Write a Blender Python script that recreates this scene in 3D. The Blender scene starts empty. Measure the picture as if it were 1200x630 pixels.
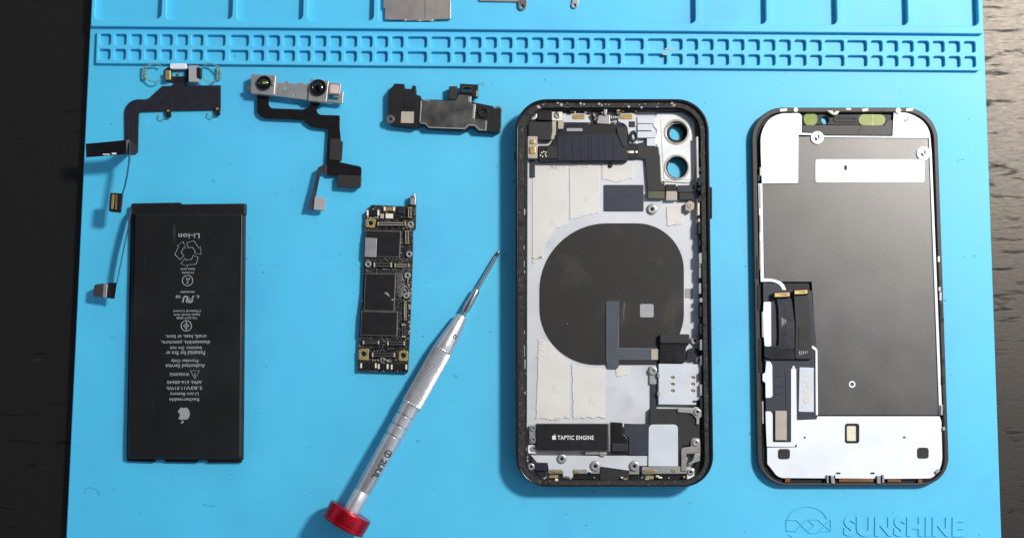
import bpy, bmesh, math, random
from mathutils import Vector, Matrix
random.seed(7)
scene = bpy.context.scene
COL = scene.collection
R = math.radians
MM = 0.001
# ------------------------------------------------------------------ camera
F, TH, DIST = 1290.0, R(5.7), 0.4257
CAM = Vector((0, -DIST*math.sin(TH), DIST*math.cos(TH)))
ROT = Matrix.Rotation(TH, 3, 'X')
PX = 0.00033                                    # one photograph pixel on the mat, metres

def P(px, py, z=0.0):
    """where the sight line through a photograph pixel meets the height z (millimetres)"""
    d = ROT @ Vector(((px-600)/F, -(py-315)/F, -1))
    t = (z*MM - CAM.z)/d.z
    return CAM + d*t

# ------------------------------------------------------------------ materials
def lin(c):
    return tuple(((v/255)/12.92 if v/255 <= .04045 else ((v/255+.055)/1.055)**2.4) for v in c)

MATS = {}
def M(name, rgb, rough=.5, metal=0.0, var=.12, scale=260, bump=.0, bscale=2500, spec=.5, trans=0.0, rvar=.08, alpha=1.0, coat=0):
    m = bpy.data.materials.new(name); m.use_nodes = True
    nt = m.node_tree; b = nt.nodes['Principled BSDF']
    tc = nt.nodes.new('ShaderNodeTexCoord')
    n = nt.nodes.new('ShaderNodeTexNoise'); n.inputs['Scale'].default_value = scale; n.inputs['Detail'].default_value = 5
    nt.links.new(tc.outputs['Object'], n.inputs['Vector'])
    r = nt.nodes.new('ShaderNodeValToRGB')
    c = lin(rgb)
    r.color_ramp.elements[0].position = .3; r.color_ramp.elements[1].position = .7
    r.color_ramp.elements[0].color = (*[v*(1-var) for v in c], 1)
    r.color_ramp.elements[1].color = (*[min(.95, v*(1+var)) for v in c], 1)
    nt.links.new(n.outputs['Fac'], r.inputs['Fac']); nt.links.new(r.outputs['Color'], b.inputs['Base Color'])
    mr = nt.nodes.new('ShaderNodeMapRange')
    mr.inputs['To Min'].default_value = max(0.02, rough-rvar); mr.inputs['To Max'].default_value = min(1, rough+rvar)
    nt.links.new(n.outputs['Fac'], mr.inputs['Value']); nt.links.new(mr.outputs['Result'], b.inputs['Roughness'])
    b.inputs['Metallic'].default_value = metal
    b.inputs['Specular IOR Level'].default_value = spec
    b.inputs['Transmission Weight'].default_value = trans
    b.inputs['Coat Weight'].default_value = coat
    b.inputs['Alpha'].default_value = alpha
    if bump:
        n2 = nt.nodes.new('ShaderNodeTexNoise'); n2.inputs['Scale'].default_value = bscale; n2.inputs['Detail'].default_value = 3
        nt.links.new(tc.outputs['Object'], n2.inputs['Vector'])
        bp = nt.nodes.new('ShaderNodeBump'); bp.inputs['Strength'].default_value = bump; bp.inputs['Distance'].default_value = .0003
        nt.links.new(n2.outputs['Fac'], bp.inputs['Height']); nt.links.new(bp.outputs['Normal'], b.inputs['Normal'])
    MATS[name] = m
    return m

def speckle(m, rgb, scale, thr, width=.02, detail=2, coord='Object', stretch=None):
    """scattered marks of another colour (dust, dirt, solder) over a material's base colour"""
    nt = m.node_tree; b = nt.nodes['Principled BSDF']
    src = b.inputs['Base Color'].links[0].from_socket
    tc = nt.nodes.new('ShaderNodeTexCoord')
    n = nt.nodes.new('ShaderNodeTexNoise'); n.inputs['Scale'].default_value = scale; n.inputs['Detail'].default_value = detail
    if stretch:
        mp = nt.nodes.new('ShaderNodeMapping'); mp.inputs['Scale'].default_value = stretch
        nt.links.new(tc.outputs[coord], mp.inputs['Vector']); nt.links.new(mp.outputs['Vector'], n.inputs['Vector'])
    else:
        nt.links.new(tc.outputs[coord], n.inputs['Vector'])
    r = nt.nodes.new('ShaderNodeMapRange'); r.inputs['From Min'].default_value = thr; r.inputs['From Max'].default_value = thr+width
    nt.links.new(n.outputs['Fac'], r.inputs['Value'])
    mx = nt.nodes.new('ShaderNodeMix'); mx.data_type = 'RGBA'
    nt.links.new(r.outputs['Result'], mx.inputs['Factor']); nt.links.new(src, mx.inputs['A'])
    mx.inputs['B'].default_value = (*lin(rgb), 1)
    nt.links.new(mx.outputs['Result'], b.inputs['Base Color'])

BLUE = M('mat_silicone', (67, 181, 217), .58, spec=.85, var=.035, scale=40, bump=.12, bscale=1800, rvar=.05)
speckle(BLUE, (48, 130, 170), 300, .755, .03)
speckle(BLUE, (66, 173, 214), 22, .56, .12, 5)
speckle(BLUE, (96, 190, 226), 700, .77, .03)
BLACK = M('black_plastic', (20, 19, 19), .5, bump=.15, spec=.35)
BATT = M('battery_wrap', (19, 18, 19), .5, spec=.36, var=.12, scale=60, bump=.45, bscale=70)
speckle(BATT, (90, 88, 84), 700, .80, .02)
speckle(BATT, (46, 45, 44), 45, .68, .05, stretch=(9, 1, 1))
speckle(BATT, (30, 29, 29), 40, .55, .2, 5)
FLEX = M('flex_film', (36, 36, 42), .36, spec=.5, var=.1, bump=.5, bscale=130)
FLEXD = M('flex_film_dark', (18, 17, 18), .34, spec=.5, var=.1, bump=.5, bscale=130)
SLATE = M('slate_film', (48, 51, 60), .45, spec=.4, var=.07)
SLATEL = M('slate_film_light', (74, 77, 84), .36, var=.1, scale=50, bump=.2, bscale=140)
NAVY = M('navy_plastic', (32, 33, 44), .48, spec=.35, var=.12)
CHAR = M('charcoal_film', (42, 40, 38), .55, spec=.35, var=.12, bump=.08)
COIL = M('coil_pad', (38, 34, 30), .55, spec=.35, var=.1, scale=90, bump=.06)
speckle(COIL, (120, 115, 108), 500, .77, .02)
speckle(COIL, (54, 49, 44), 60, .55, .15, 5)
speckle(COIL, (86, 82, 76), 40, .71, .03, 2, stretch=(8, 1, 1))
WHITEM = M('bright_metal', (221, 223, 226), .48, metal=.1, var=.05, scale=60)
PLATE = M('housing_plate', (198, 199, 200), .46, metal=.15, var=.07, scale=60)
speckle(PLATE, (184, 186, 190), 90, .58, .15, 4)
PLATE3 = M('camera_plate', (212, 212, 210), .45, metal=.2, var=.08, scale=120)
PLATE2 = M('speaker_plate', (200, 203, 206), .42, metal=.15, var=.05, scale=80)
STEEL = M('steel', (172, 170, 166), .38, metal=.6, var=.08)
STEELD = M('worn_steel', (128, 124, 120), .4, metal=.75, var=.15, scale=200)
DARKST = M('dark_steel', (88, 82, 78), .4, metal=.6, var=.15)
EARM = M('stained_steel', (112, 110, 106), .36, metal=.85, var=.4, scale=170)
SHIELD = M('shield_steel', (150, 142, 135), .5, metal=.6, var=.08)
LCD = M('panel_metal', (93, 91, 89), .41, metal=.85, var=.05, scale=60, bump=.12, bscale=4000)
RAIL = M('display_rail', (50, 46, 43), .5, metal=.2, var=.2, scale=700)
speckle(RAIL, (24, 23, 22), 330, .68, .05)
GOLD = M('gold_pad', (196, 168, 112), .4, metal=.7, var=.12)
BRASS = M('brass_contact', (176, 150, 98), .4, metal=.6, var=.15)
OLIVE = M('olive_filter', (122, 136, 34), .35, var=.08, coat=.3)
RIM = M('lens_rim', (184, 176, 164), .3, metal=.6, var=.15)
DUST = M('grey_dust', (44, 104, 136), .8, var=.3)
FLUX = M('dried_flux', (150, 176, 172), .4, var=.2)
SEAM = M('olive_seam', (150, 158, 78), .4, var=.08)
OLIVED = M('olive_board', (78, 80, 50), .45, var=.1)
TAN = M('tan_film', (168, 156, 140), .5, var=.07)
CREAM = M('cream_film', (220, 212, 186), .5, var=.05)
GLUE = M('adhesive_residue', (205, 199, 190), .5, var=.05, scale=70, bump=.2, bscale=200)
speckle(GLUE, (194, 184, 171), 120, .60, .12, 4)
GLUEL = M('pale_residue', (212, 204, 194), .6, var=.05)
PRINT = M('grey_print', (140, 140, 140), .6, var=.05)
PRINTW = M('white_print', (215, 213, 208), .6, var=.05)
PRINTD = M('dark_print', (48, 46, 45), .6, var=.05)
PRINTT = M('tan_print', (204, 196, 172), .6, var=.05)
PCB = M('circuit_board', (30, 29, 28), .45, var=.3, scale=700, bump=.3, bscale=2500)
speckle(PCB, (128, 125, 120), 1300, .60, .06, 3)
CHIP = M('chip_black', (24, 22, 22), .46, spec=.35, var=.08)
ALU = M('brushed_aluminium', (196, 194, 192), .34, metal=.7, var=.06, scale=300, rvar=.1)
BIT = M('tool_steel', (190, 186, 180), .22, metal=.95, var=.1)
RED = M('red_anodised', (176, 18, 36), .3, metal=.75, var=.08)
LEDGE = M('dirty_ledge', (47, 45, 44), .65, spec=.3, var=.45, scale=900, bump=.6, bscale=1500)
speckle(LCD, (102, 100, 97), 2400, .48, .2, 2)
speckle(LEDGE, (112, 98, 80), 900, .66, .05, 3)
speckle(LEDGE, (22, 21, 21), 420, .60, .05, 3)
SHELL = M('black_frame', (14, 14, 14), .24, var=.1, spec=.5)
INNER = M('inner_wall', (24, 23, 23), .55, spec=.3, var=.4, scale=400, bump=.4)
speckle(INNER, (120, 112, 100), 500, .68, .04)
GLASSB = M('black_glass', (14, 14, 15), .15, var=.02)
LENS = M('lens_glass', (8, 9, 12), .06, var=.02, coat=1)
CLEAR = M('clear_gasket', (200, 220, 196), .2, var=.05, trans=.9)
PINK = M('pink_window', (206, 176, 164), .35, var=.06)
GREYFOAM = M('grey_foam', (150, 150, 150), .7, var=.06, bump=.3)

def wood():
    m = bpy.data.materials.new('black_wood'); m.use_nodes = True
    nt = m.node_tree; b = nt.nodes['Principled BSDF']
    tc = nt.nodes.new('ShaderNodeTexCoord')
    def noise(sx, sy, detail, dist=0, rough=.55):
        mp = nt.nodes.new('ShaderNodeMapping'); mp.inputs['Scale'].default_value = (sx, sy, 1)
        n = nt.nodes.new('ShaderNodeTexNoise'); n.inputs['Scale'].default_value = 1; n.inputs['Detail'].default_value = detail
        n.inputs['Distortion'].default_value = dist; n.inputs['Roughness'].default_value = rough
        nt.links.new(tc.outputs['Object'], mp.inputs['Vector']); nt.links.new(mp.outputs['Vector'], n.inputs['Vector'])
        return n
    g1 = noise(55, 340, 5, .4, .62); g2 = noise(260, 900, 5, .3, .7); g3 = noise(6, 60, 3)
    # dark pores: thin streaks along the grain
    pr = nt.nodes.new('ShaderNodeMapRange'); pr.inputs['From Min'].default_value = .30; pr.inputs['From Max'].default_value = .44
    nt.links.new(g1.outputs['Fac'], pr.inputs['Value'])
    mul = nt.nodes.new('ShaderNodeMath'); mul.operation = 'MULTIPLY'
    f2 = nt.nodes.new('ShaderNodeMapRange'); f2.inputs['From Min'].default_value = .3; f2.inputs['From Max'].default_value = .7; f2.inputs['To Min'].default_value = .72
    nt.links.new(g2.outputs['Fac'], f2.inputs['Value'])
    nt.links.new(pr.outputs['Result'], mul.inputs[0]); nt.links.new(f2.outputs['Result'], mul.inputs[1])
    r = nt.nodes.new('ShaderNodeValToRGB')
    r.color_ramp.elements[0].color = (.003, .0028, .0026, 1); r.color_ramp.elements[1].color = (.005, .0047, .0044, 1)
    nt.links.new(mul.outputs[0], r.inputs['Fac'])
    b.inputs['Specular Tint'].default_value = (1, .88, .76, 1)
    # a few pale rubbed streaks
    g4 = noise(30, 420, 3, .4)
    s = nt.nodes.new('ShaderNodeMapRange'); s.inputs['From Min'].default_value = .70; s.inputs['From Max'].default_value = .78; s.inputs['To Max'].default_value = .35
    nt.links.new(g4.outputs['Fac'], s.inputs['Value'])
    mx = nt.nodes.new('ShaderNodeMix'); mx.data_type = 'RGBA'; mx.inputs['B'].default_value = (.10, .08, .055, 1)
    nt.links.new(s.outputs['Result'], mx.inputs['Factor']); nt.links.new(r.outputs['Color'], mx.inputs['A'])
    nt.links.new(mx.outputs['Result'], b.inputs['Base Color'])
    sp = nt.nodes.new('ShaderNodeMapRange'); sp.inputs['To Min'].default_value = .16; sp.inputs['To Max'].default_value = .78
    nt.links.new(mul.outputs[0], sp.inputs['Value']); nt.links.new(sp.outputs['Result'], b.inputs['Specular IOR Level'])
    rr = nt.nodes.new('ShaderNodeMapRange'); rr.inputs['To Min'].default_value = .62; rr.inputs['To Max'].default_value = .41
    nt.links.new(mul.outputs[0], rr.inputs['Value']); nt.links.new(rr.outputs['Result'], b.inputs['Roughness'])
    bp = nt.nodes.new('ShaderNodeBump'); bp.inputs['Strength'].default_value = .15; bp.inputs['Distance'].default_value = .0003
    nt.links.new(mul.outputs[0], bp.inputs['Height']); nt.links.new(bp.outputs['Normal'], b.inputs['Normal'])
    return m
WOOD = wood()

# ------------------------------------------------------------------ object helpers
WL = {}
def thing(name, label, cat, px, py, z=0, group=None):
    o = bpy.data.objects.new(name, None); o.empty_display_size = .005
    o.location = P(px, py, z); COL.objects.link(o); WL[o.name] = o.location.copy()
    o['label'] = label; o['category'] = cat
    if group: o['group'] = group
    return o

def link(name, me, mat, parent=None, label=None, smooth=True):
    """link a mesh given in world coordinates as ONE object whose origin sits at its base"""
    if mat is not None:
        me.materials.clear(); me.materials.append(mat)
    xs = [v.co for v in me.vertices]
    c = Vector(((min(v.x for v in xs)+max(v.x for v in xs))/2, (min(v.y for v in xs)+max(v.y for v in xs))/2, min(v.z for v in xs)))
    me.transform(Matrix.Translation(-c))
    if smooth:
        me.polygons.foreach_set('use_smooth', [True]*len(me.polygons))
        me.set_sharp_from_angle(angle=R(35))
        for f in me.polygons:
            if abs(f.normal.z) > .999: f.use_smooth = False
    o = bpy.data.objects.new(name, me); COL.objects.link(o)
    o.location = c - (WL[parent.name] if parent else Vector())
    o.parent = parent; WL[o.name] = c
    if label: o['label'] = label
    return o

def rnd(pts, r=0, n=5):
    out = []
    N = len(pts)
    for i, p in enumerate(pts):
        b = Vector(p[:2]); rr = p[2] if len(p) > 2 else r
        a = Vector(pts[i-1][:2]); c = Vector(pts[(i+1) % N][:2])
        if rr <= 0:
            out.append(b); continue
        la, lc = (a-b).length, (c-b).length
        u, v = (a-b)/max(la, 1e-9), (c-b)/max(lc, 1e-9)
        d = min(rr, la*.48, lc*.48)
        if rr > 25: n = 16
        s, e = b+u*d, b+v*d
        for k in range(n+1):
            t = k/n; q = .5523
            c1, c2 = s-u*d*q, e-v*d*q
            out.append(s*(1-t)**3 + c1*3*t*(1-t)**2 + c2*3*t*t*(1-t) + e*t**3)
    return out

def rect(x0, y0, x1, y1): return [(x0, y0), (x1, y0), (x1, y1), (x0, y1)]
def circ(cx, cy, r, n=24, ry=None):
    return [(cx+r*math.cos(2*math.pi*k/n), cy+(ry or r)*math.sin(2*math.pi*k/n)) for k in range(n)]

def curve_mesh(loops, z0, z1, bev, res=2):
    """loops: closed world outlines (first the outer edge, then holes) -> solid plate from z0 to z1 (mm)"""
    h = (z1-z0)*MM; bev = min(bev*MM, h*.45)
    cu = bpy.data.curves.new('c', 'CURVE'); cu.dimensions = '2D'; cu.fill_mode = 'BOTH'
    cu.extrude = h/2-bev; cu.bevel_depth = bev; cu.bevel_resolution = res; cu.offset = -bev
    for lp in loops:
        s = cu.splines.new('POLY'); s.points.add(len(lp)-1); s.use_cyclic_u = True
        for q, w in zip(s.points, lp): q.co = (w.x, w.y, 0, 1)
    o = bpy.data.objects.new('c', cu)
    me = bpy.data.meshes.new_from_object(o)
    bpy.data.objects.remove(o); bpy.data.curves.remove(cu)
    me.transform(Matrix.Translation((0, 0, (z0+z1)/2*MM)))
    bm = bmesh.new(); bm.from_mesh(me); bmesh.ops.remove_doubles(bm, verts=bm.verts, dist=2e-6)
    bmesh.ops.recalc_face_normals(bm, faces=bm.faces); bm.to_mesh(me); bm.free()
    return me

def plate(name, pts, z0, z1, mat, parent=None, holes=(), r=0, bev=.12, label=None):
    loops = [[P(q[0], q[1], z1) for q in rnd(pts, r)]]
    for h in holes: loops.append([P(q[0], q[1], z1) for q in rnd(h, 0)])
    return link(name, curve_mesh(loops, z0, z1, bev), mat, parent, label)

ONE = {'dust_specks', 'printed_text', 'printed_number', 'printed_name', 'moulded_name', 'moulded_emblem', 'soldered_components', 'glue_crumbs', 'top_debris', 'contact_row',
       'connector_row', 'cover_rib', 'fold_crease', 'crease_marks', 'torn_hole', 'bay_outline', 'strap_scratch', 'bright_nick', 'white_mark', 'bright_lip', 'gasket_flange'}
def join(name, meshes, mat, parent=None, label=None):
    if name not in ONE:
        for me in meshes: o = link(name, me, mat, parent, label)
        return o
    bm = bmesh.new()
    for me in meshes:
        bm.from_mesh(me); bpy.data.meshes.remove(me)
    me = bpy.data.meshes.new(name); bm.to_mesh(me); bm.free()
    return link(name, me, mat, parent, label)

def pl(pts, z0, z1, r=0, bev=.08, holes=()):
    loops = [[P(q[0], q[1], z1) for q in rnd(pts, r)]]
    for h in holes: loops.append([P(q[0], q[1], z1) for q in h])
    return curve_mesh(loops, z0, z1, bev, 1)

def tube_mesh(lines, rad, closed=False, res=3):
    cu = bpy.data.curves.new('t', 'CURVE'); cu.dimensions = '3D'; cu.bevel_depth = rad; cu.bevel_resolution = res; cu.use_fill_caps = True
    for ln in lines:
        s = cu.splines.new('POLY'); s.points.add(len(ln)-1); s.use_cyclic_u = closed
        for q, w in zip(s.points, ln): q.co = (*w, 1)
    o = bpy.data.objects.new('t', cu); me = bpy.data.meshes.new_from_object(o)
    bpy.data.objects.remove(o); bpy.data.curves.remove(cu)
    return me

def tube(name, lines, rad_mm, mat, parent=None, closed=False, label=None):
    """lines: lists of (px, py, z_mm)"""
    return link(name, tube_mesh([[P(*q) for q in ln] for ln in lines], rad_mm*MM, closed), mat, parent, label)

def sheet(name, rows, th, mat, parent=None, label=None):
    """thin film lofted through cross lines: rows = [((px,py,z),(px,py,z)), ...], th in mm"""
    bm = bmesh.new()
    prev = None; first = None
    for a, b in rows:
        A, B = P(*a), P(*b)
        vs = [bm.verts.new(A), bm.verts.new(B)]
        if prev: bm.faces.new((prev[0], prev[1], vs[1], vs[0]))
        prev = vs
    bmesh.ops.recalc_face_normals(bm, faces=bm.faces)
    bmesh.ops.solidify(bm, geom=bm.faces[:], thickness=th*MM)
    me = bpy.data.meshes.new(name); bm.to_mesh(me); bm.free()
    return link(name, me, mat, parent, label)

def text_mesh(body, cx, cy, w, h, z, ang=0, th=.04, bold=0, shear=0):
    """lettering as flat raised print: fits a w x h (px) box centred at a pixel"""
    cu = bpy.data.curves.new('f', 'FONT'); cu.body = body; cu.align_x = 'LEFT'; cu.size = 1; cu.extrude = 0; cu.offset = bold; cu.shear = shear; cu.space_character = 1.08
    cu.resolution_u = 3
    o = bpy.data.objects.new('f', cu); me = bpy.data.meshes.new_from_object(o)
    bpy.data.objects.remove(o); bpy.data.curves.remove(cu)
    xs = [v.co.x for v in me.vertices]; ys = [v.co.y for v in me.vertices]
    bx, by = (min(xs)+max(xs))/2, (min(ys)+max(ys))/2
    sx = w/(max(xs)-min(xs)); sy = h/(max(ys)-min(ys)) if h else sx
    ca, sa = math.cos(ang), math.sin(ang)
    for v in me.vertices:
        X, Y = (v.co.x-bx)*sx, (v.co.y-by)*sy
        v.co = P(cx + X*ca - Y*sa, cy - (X*sa + Y*ca), z)
    return solid(me, th)

def solid(me, th):
    bm = bmesh.new(); bm.from_mesh(me)
    bmesh.ops.remove_doubles(bm, verts=bm.verts, dist=1e-6)
    bmesh.ops.recalc_face_normals(bm, faces=bm.faces)
    for f in bm.faces:
        if f.normal.z < 0: f.normal_flip()
    ret = bmesh.ops.extrude_face_region(bm, geom=bm.faces[:])
    for g in ret['geom']:
        if isinstance(g, bmesh.types.BMVert): g.co.z -= th*MM
    bmesh.ops.recalc_face_normals(bm, faces=bm.faces)
    bm.to_mesh(me); bm.free(); return me

APPLE = [(0, .33), (.10, .375), (.22, .385), (.34, .33), (.41, .25), (.32, .18), (.275, .07), (.29, -.04), (.35, -.13), (.44, -.175), (.38, -.31),
         (.29, -.44), (.20, -.505), (.10, -.49), (0, -.455), (-.10, -.49), (-.20, -.505), (-.30, -.43), (-.39, -.26), (-.435, -.05), (-.41, .12), (-.33, .27), (-.22, .37), (-.10, .365)]
LEAF = [(-.005, .42), (.01, .53), (.08, .63), (.20, .69), (.205, .58), (.13, .47)]
def apple(cx, cy, h, z, ang=0):
    s = h/1.2; ca, sa = math.cos(ang), math.sin(ang)
    def T(q): return (cx+(q[0]*ca-(q[1]-.09)*sa)*s, cy-(q[0]*sa+(q[1]-.09)*ca)*s)
    return [pl([T(q) for q in APPLE], z-.05, z, r=h*.05, bev=.005), pl([T(q) for q in LEAF], z-.05, z, r=h*.04, bev=.005)]

def lathe_mesh(prof, n=24, rfun=None):
    """prof: (r, z) pairs in metres, turned about +Z"""
    bm = bmesh.new(); rings = []
    for r, z in prof:
        ring = []
        for k in range(n):
            a = 2*math.pi*k/n; rr = r if rfun is None else rfun(r, z, a)
            ring.append(bm.verts.new((rr*math.cos(a), rr*math.sin(a), z)))
        rings.append(ring)
    for i in range(len(rings)-1):
        for k in range(n):
            bm.faces.new((rings[i][k], rings[i][(k+1) % n], rings[i+1][(k+1) % n], rings[i+1][k]))
    bm.faces.new(rings[-1]); bm.faces.new(rings[0][::-1])
    bmesh.ops.recalc_face_normals(bm, faces=bm.faces)
    me = bpy.data.meshes.new('l'); bm.to_mesh(me); bm.free(); return me

SCREWS = {}
def screw(px, py, z, r, parent, mat=None, name='screw'):
    """machine screw head: raised rim, dished drive recess"""
    mat = mat or STEEL; key = (round(r, 1), mat.name)
    w = P(px, py, z)
    if key in SCREWS:
        o = SCREWS[key].copy(); COL.objects.link(o); o.name = name
    else:
        q = r*PX
        me = lathe_mesh([(q, 0), (q, .3*MM), (q*.88, .42*MM), (q*.62, .42*MM), (q*.55, .22*MM), (q*.36, .2*MM), (q*.3, -.1*MM), (.00001, -.1*MM)], 18)
        me.materials.append(mat); me.materials.append(SHELL)
        for f in me.polygons:
            c_ = f.center; f.material_index = 1 if math.hypot(c_.x, c_.y) < q*.40 else 0  # recess faces coloured black for the shade inside
        me.polygons.foreach_set('use_smooth', [True]*len(me.polygons)); me.set_sharp_from_angle(angle=R(40))
        o = bpy.data.objects.new(name, me); COL.objects.link(o); SCREWS[key] = o
    o.parent = parent; o.location = w-WL[parent.name]; WL[o.name] = w
    return o

def ring(px, py, z0, z1, ro, ri, mat, parent, name):
    return plate(name, circ(px, py, ro), z0, z1, mat, parent, holes=[circ(px, py, ri)], bev=.1)

def box(name, x0, y0, x1, y1, z0, z1, mat, parent, r=0, bev=.1, label=None):
    return plate(name, rect(x0, y0, x1, y1), z0, z1, mat, parent, r=r, bev=bev, label=label)

# ================================================================== SETTING: table
tm = bpy.data.meshes.new('table')
tm.from_pydata([(-1.1, -.8, -.0038), (1.1, -.8, -.0038), (1.1, .8, -.0038), (-1.1, .8, -.0038)], [], [(0, 1, 2, 3)])
tb = link('table_surface', tm, WOOD, smooth=False); tb['kind'] = 'structure'

# ================================================================== MAT
def mx(x, y): return x + (-30+52*(x-92)/1071)/630*y      # the mat's own upright direction
mat = thing('repair_mat', 'large sky blue silicone work mat with moulded trays, covering the black wooden table', 'mat', 600, 315, -3.8)
plate('work_area', [(mx(107, 31), 27), (mx(1152, 40), 36), (1176.4, 705), (73.7, 705)], -3.8, 0, BLUE, mat, bev=.5, r=3)
# tray block: raised band with compartments sunk into it
def by(x): return 30.8+(x-107)*9/1045
tray_holes = []
edges = [(112, 189.6), (195.5, 272.6), (278.5, 355.4), (361.5, 438.2), (444.5, 815), (821.5, 897.6), (904, 980.5), (987, 1063.4), (1070, 1146)]
for x0, x1 in edges:
    b0, b1 = by(x0)-8.0, by(x1)-9.5
    tray_holes.append(rnd([(mx(x0, -45), -45), (mx(x1, -45), -45), (mx(x1, b1), b1, 6), (mx(x0, b0), b0, 6)], 4))
plate('tray_block', [(mx(107.5, -60), -60), (mx(1151.5, -60), -60), (mx(1151.5, 39.7), 39.7), (mx(107.5, 30.9), 30.9)], -1.0, 1.7, BLUE, mat, holes=tray_holes, bev=.3, r=2)
plate('tray_floor', [(mx(107.8, -60), -60), (mx(1151.3, -60), -60), (mx(1151.3, 37.5), 37.5), (mx(107.8, 28.5), 28.5)], -3.8, -1.0, BLUE, mat, bev=.1, r=2)
# organiser strip
def sy(x, y): return y+(x-118)*8.75/1010
cols = [(118.5+17.95*i, 132+17.95*i) for i in range(7)] + [(243.5, 265.5), (271, 292.8)] + [(297.3+18.05*i, 311+18.05*i) for i in range(10)] + \
       [(478, 501), (505.5, 528.3)] + [(532.5+18.1*i, 546.3+18.1*i) for i in range(11)] + [(731.5, 754), (758.7, 781)] + \
       [(785.6+18.05*i, 799.4+18.05*i) for i in range(10)] + [(965.6, 988), (992, 1014.8)] + [(1019.5+18.1*i, 1033+18.1*i) for i in range(7)]
ch = []
for x0, x1 in cols:
    for y0, y1 in ((39.6, 52.8), (57.2, 70)):
        ch.append(rnd([(mx(x0, y0), sy(x0, y0)), (mx(x1, y0), sy(x1, y0)), (mx(x1, y1), sy(x1, y1)), (mx(x0, y1), sy(x0, y1))], 2.6, 3))
plate('parts_strip', [(113.5, 36.4), (mx(1146, 44), 45.3), (mx(1146, 80), 82.8), (112, 74.3)], -.3, 1.55, BLUE, mat, holes=ch, bev=.22, r=2)
# moulded name and emblem
join('moulded_name', [text_mesh('SUNSHINE', 1059.5, 616.5, 141, 23, .36, R(-.5), .6, .045)], BLUE, mat)
arc = [(946+24*math.cos(a), 613+20*math.sin(a), .12) for a in [R(t) for t in range(195, 346, 10)]]
em = [arc, [(922, 608.5, .12), (933, 608.5, .12), (949, 624, .12), (958, 624, .12), (973, 608.5, .12)], [(922, 621, .12), (933, 621, .12), (946, 608, .12), (958, 608, .12), (973, 621, .12)],
      [(921.5, 608, .12), (921.5, 622, .12), (934, 622, .12)], [(973.5, 608, .12), (973.5, 622, .12), (960, 622, .12)], [(924, 626, .12), (936, 633, .12), (956, 633, .12), (969, 626, .12)],
      [(939, 615, .12), (946.5, 608.5, .12), (954, 615, .12), (946.5, 622, .12), (939, 615, .12)]]
tube('moulded_emblem', em, .17, BLUE, mat)

# dust, lint and dried flux lying on the mat
rq = random.Random(11); dsp = []
def rag(x, y, a_, b_, n=7): return [(px_+rq.uniform(-.3, .3)*a_, py_+rq.uniform(-.3, .3)*b_) for px_, py_ in circ(x, y, a_, n, b_)]
for k in range(120):
    x, y = rq.uniform(100, 1150), rq.uniform(85, 628)
    dsp.append(pl(rag(x, y, rq.uniform(.35, .95), rq.uniform(.3, .7)), 0.0, .1, bev=.02))
o = join('dust_specks', dsp, DUST, mat); o['kind'] = 'stuff'
def lint(pts): return tube_mesh([[P(q[0], q[1], .06) for q in rnd(pts, 4, 6)]], .045*MM, False, 1)
join('lint_fibre', [lint([(98, 577), (101, 571), (108, 571), (114, 574), (118, 580)]), lint([(236, 590), (245, 593), (254, 592)]), lint([(531, 437), (533.5, 441), (532, 443), (536, 441)]), lint([(344, 118.6), (350, 121), (353, 126)]), lint([(1120, 190), (1126, 186), (1131, 187)])], DUST, mat)
join('flux_smear', [pl(rag(779, 62.5, 3.2, 2.2, 11), 1.5, 1.62, 1, .02), pl(rag(786, 57.5, 6, 1.6, 13), 1.5, 1.6, 1, .02)], FLUX, mat)

# ================================================================== BATTERY
bat = thing('phone_battery', 'black rectangular battery pack with upside down grey print, below the thin sensor ribbon', 'battery', 218, 390)
plate('pouch', [(155.5, 249.5, 2), (285, 249.5, 2), (283.2, 538, 4), (148.5, 537, 4)], .2, 3.6, BATT, bat, bev=1.1)
plate('folded_flap', [(153.5, 238), (211, 237), (213, 239), (240, 238.6), (288, 238.2), (287.4, 252), (153, 252)], .6, 3.2, BATT, bat, bev=.5, r=1.5)
plate('edge_wrap', [(152.6, 249), (287.4, 249), (284.8, 539.5), (148, 537.6)], .1, 1.6, BLACK, bat, bev=.3, r=3)
join('pull_tab', [pl([(149, 536), (182, 537), (181.5, 541), (148.6, 540)], .15, 1.3, 1), pl([(193, 537), (232, 537.5), (231, 541.6), (193, 541)], .15, 1.2, 1), pl([(243, 537.5), (283, 538), (283, 541.5), (243, 541.6)], .15, 1.3, 1)], BLACK, bat)
ZB = 3.66; UP = math.pi
tx = []
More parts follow.
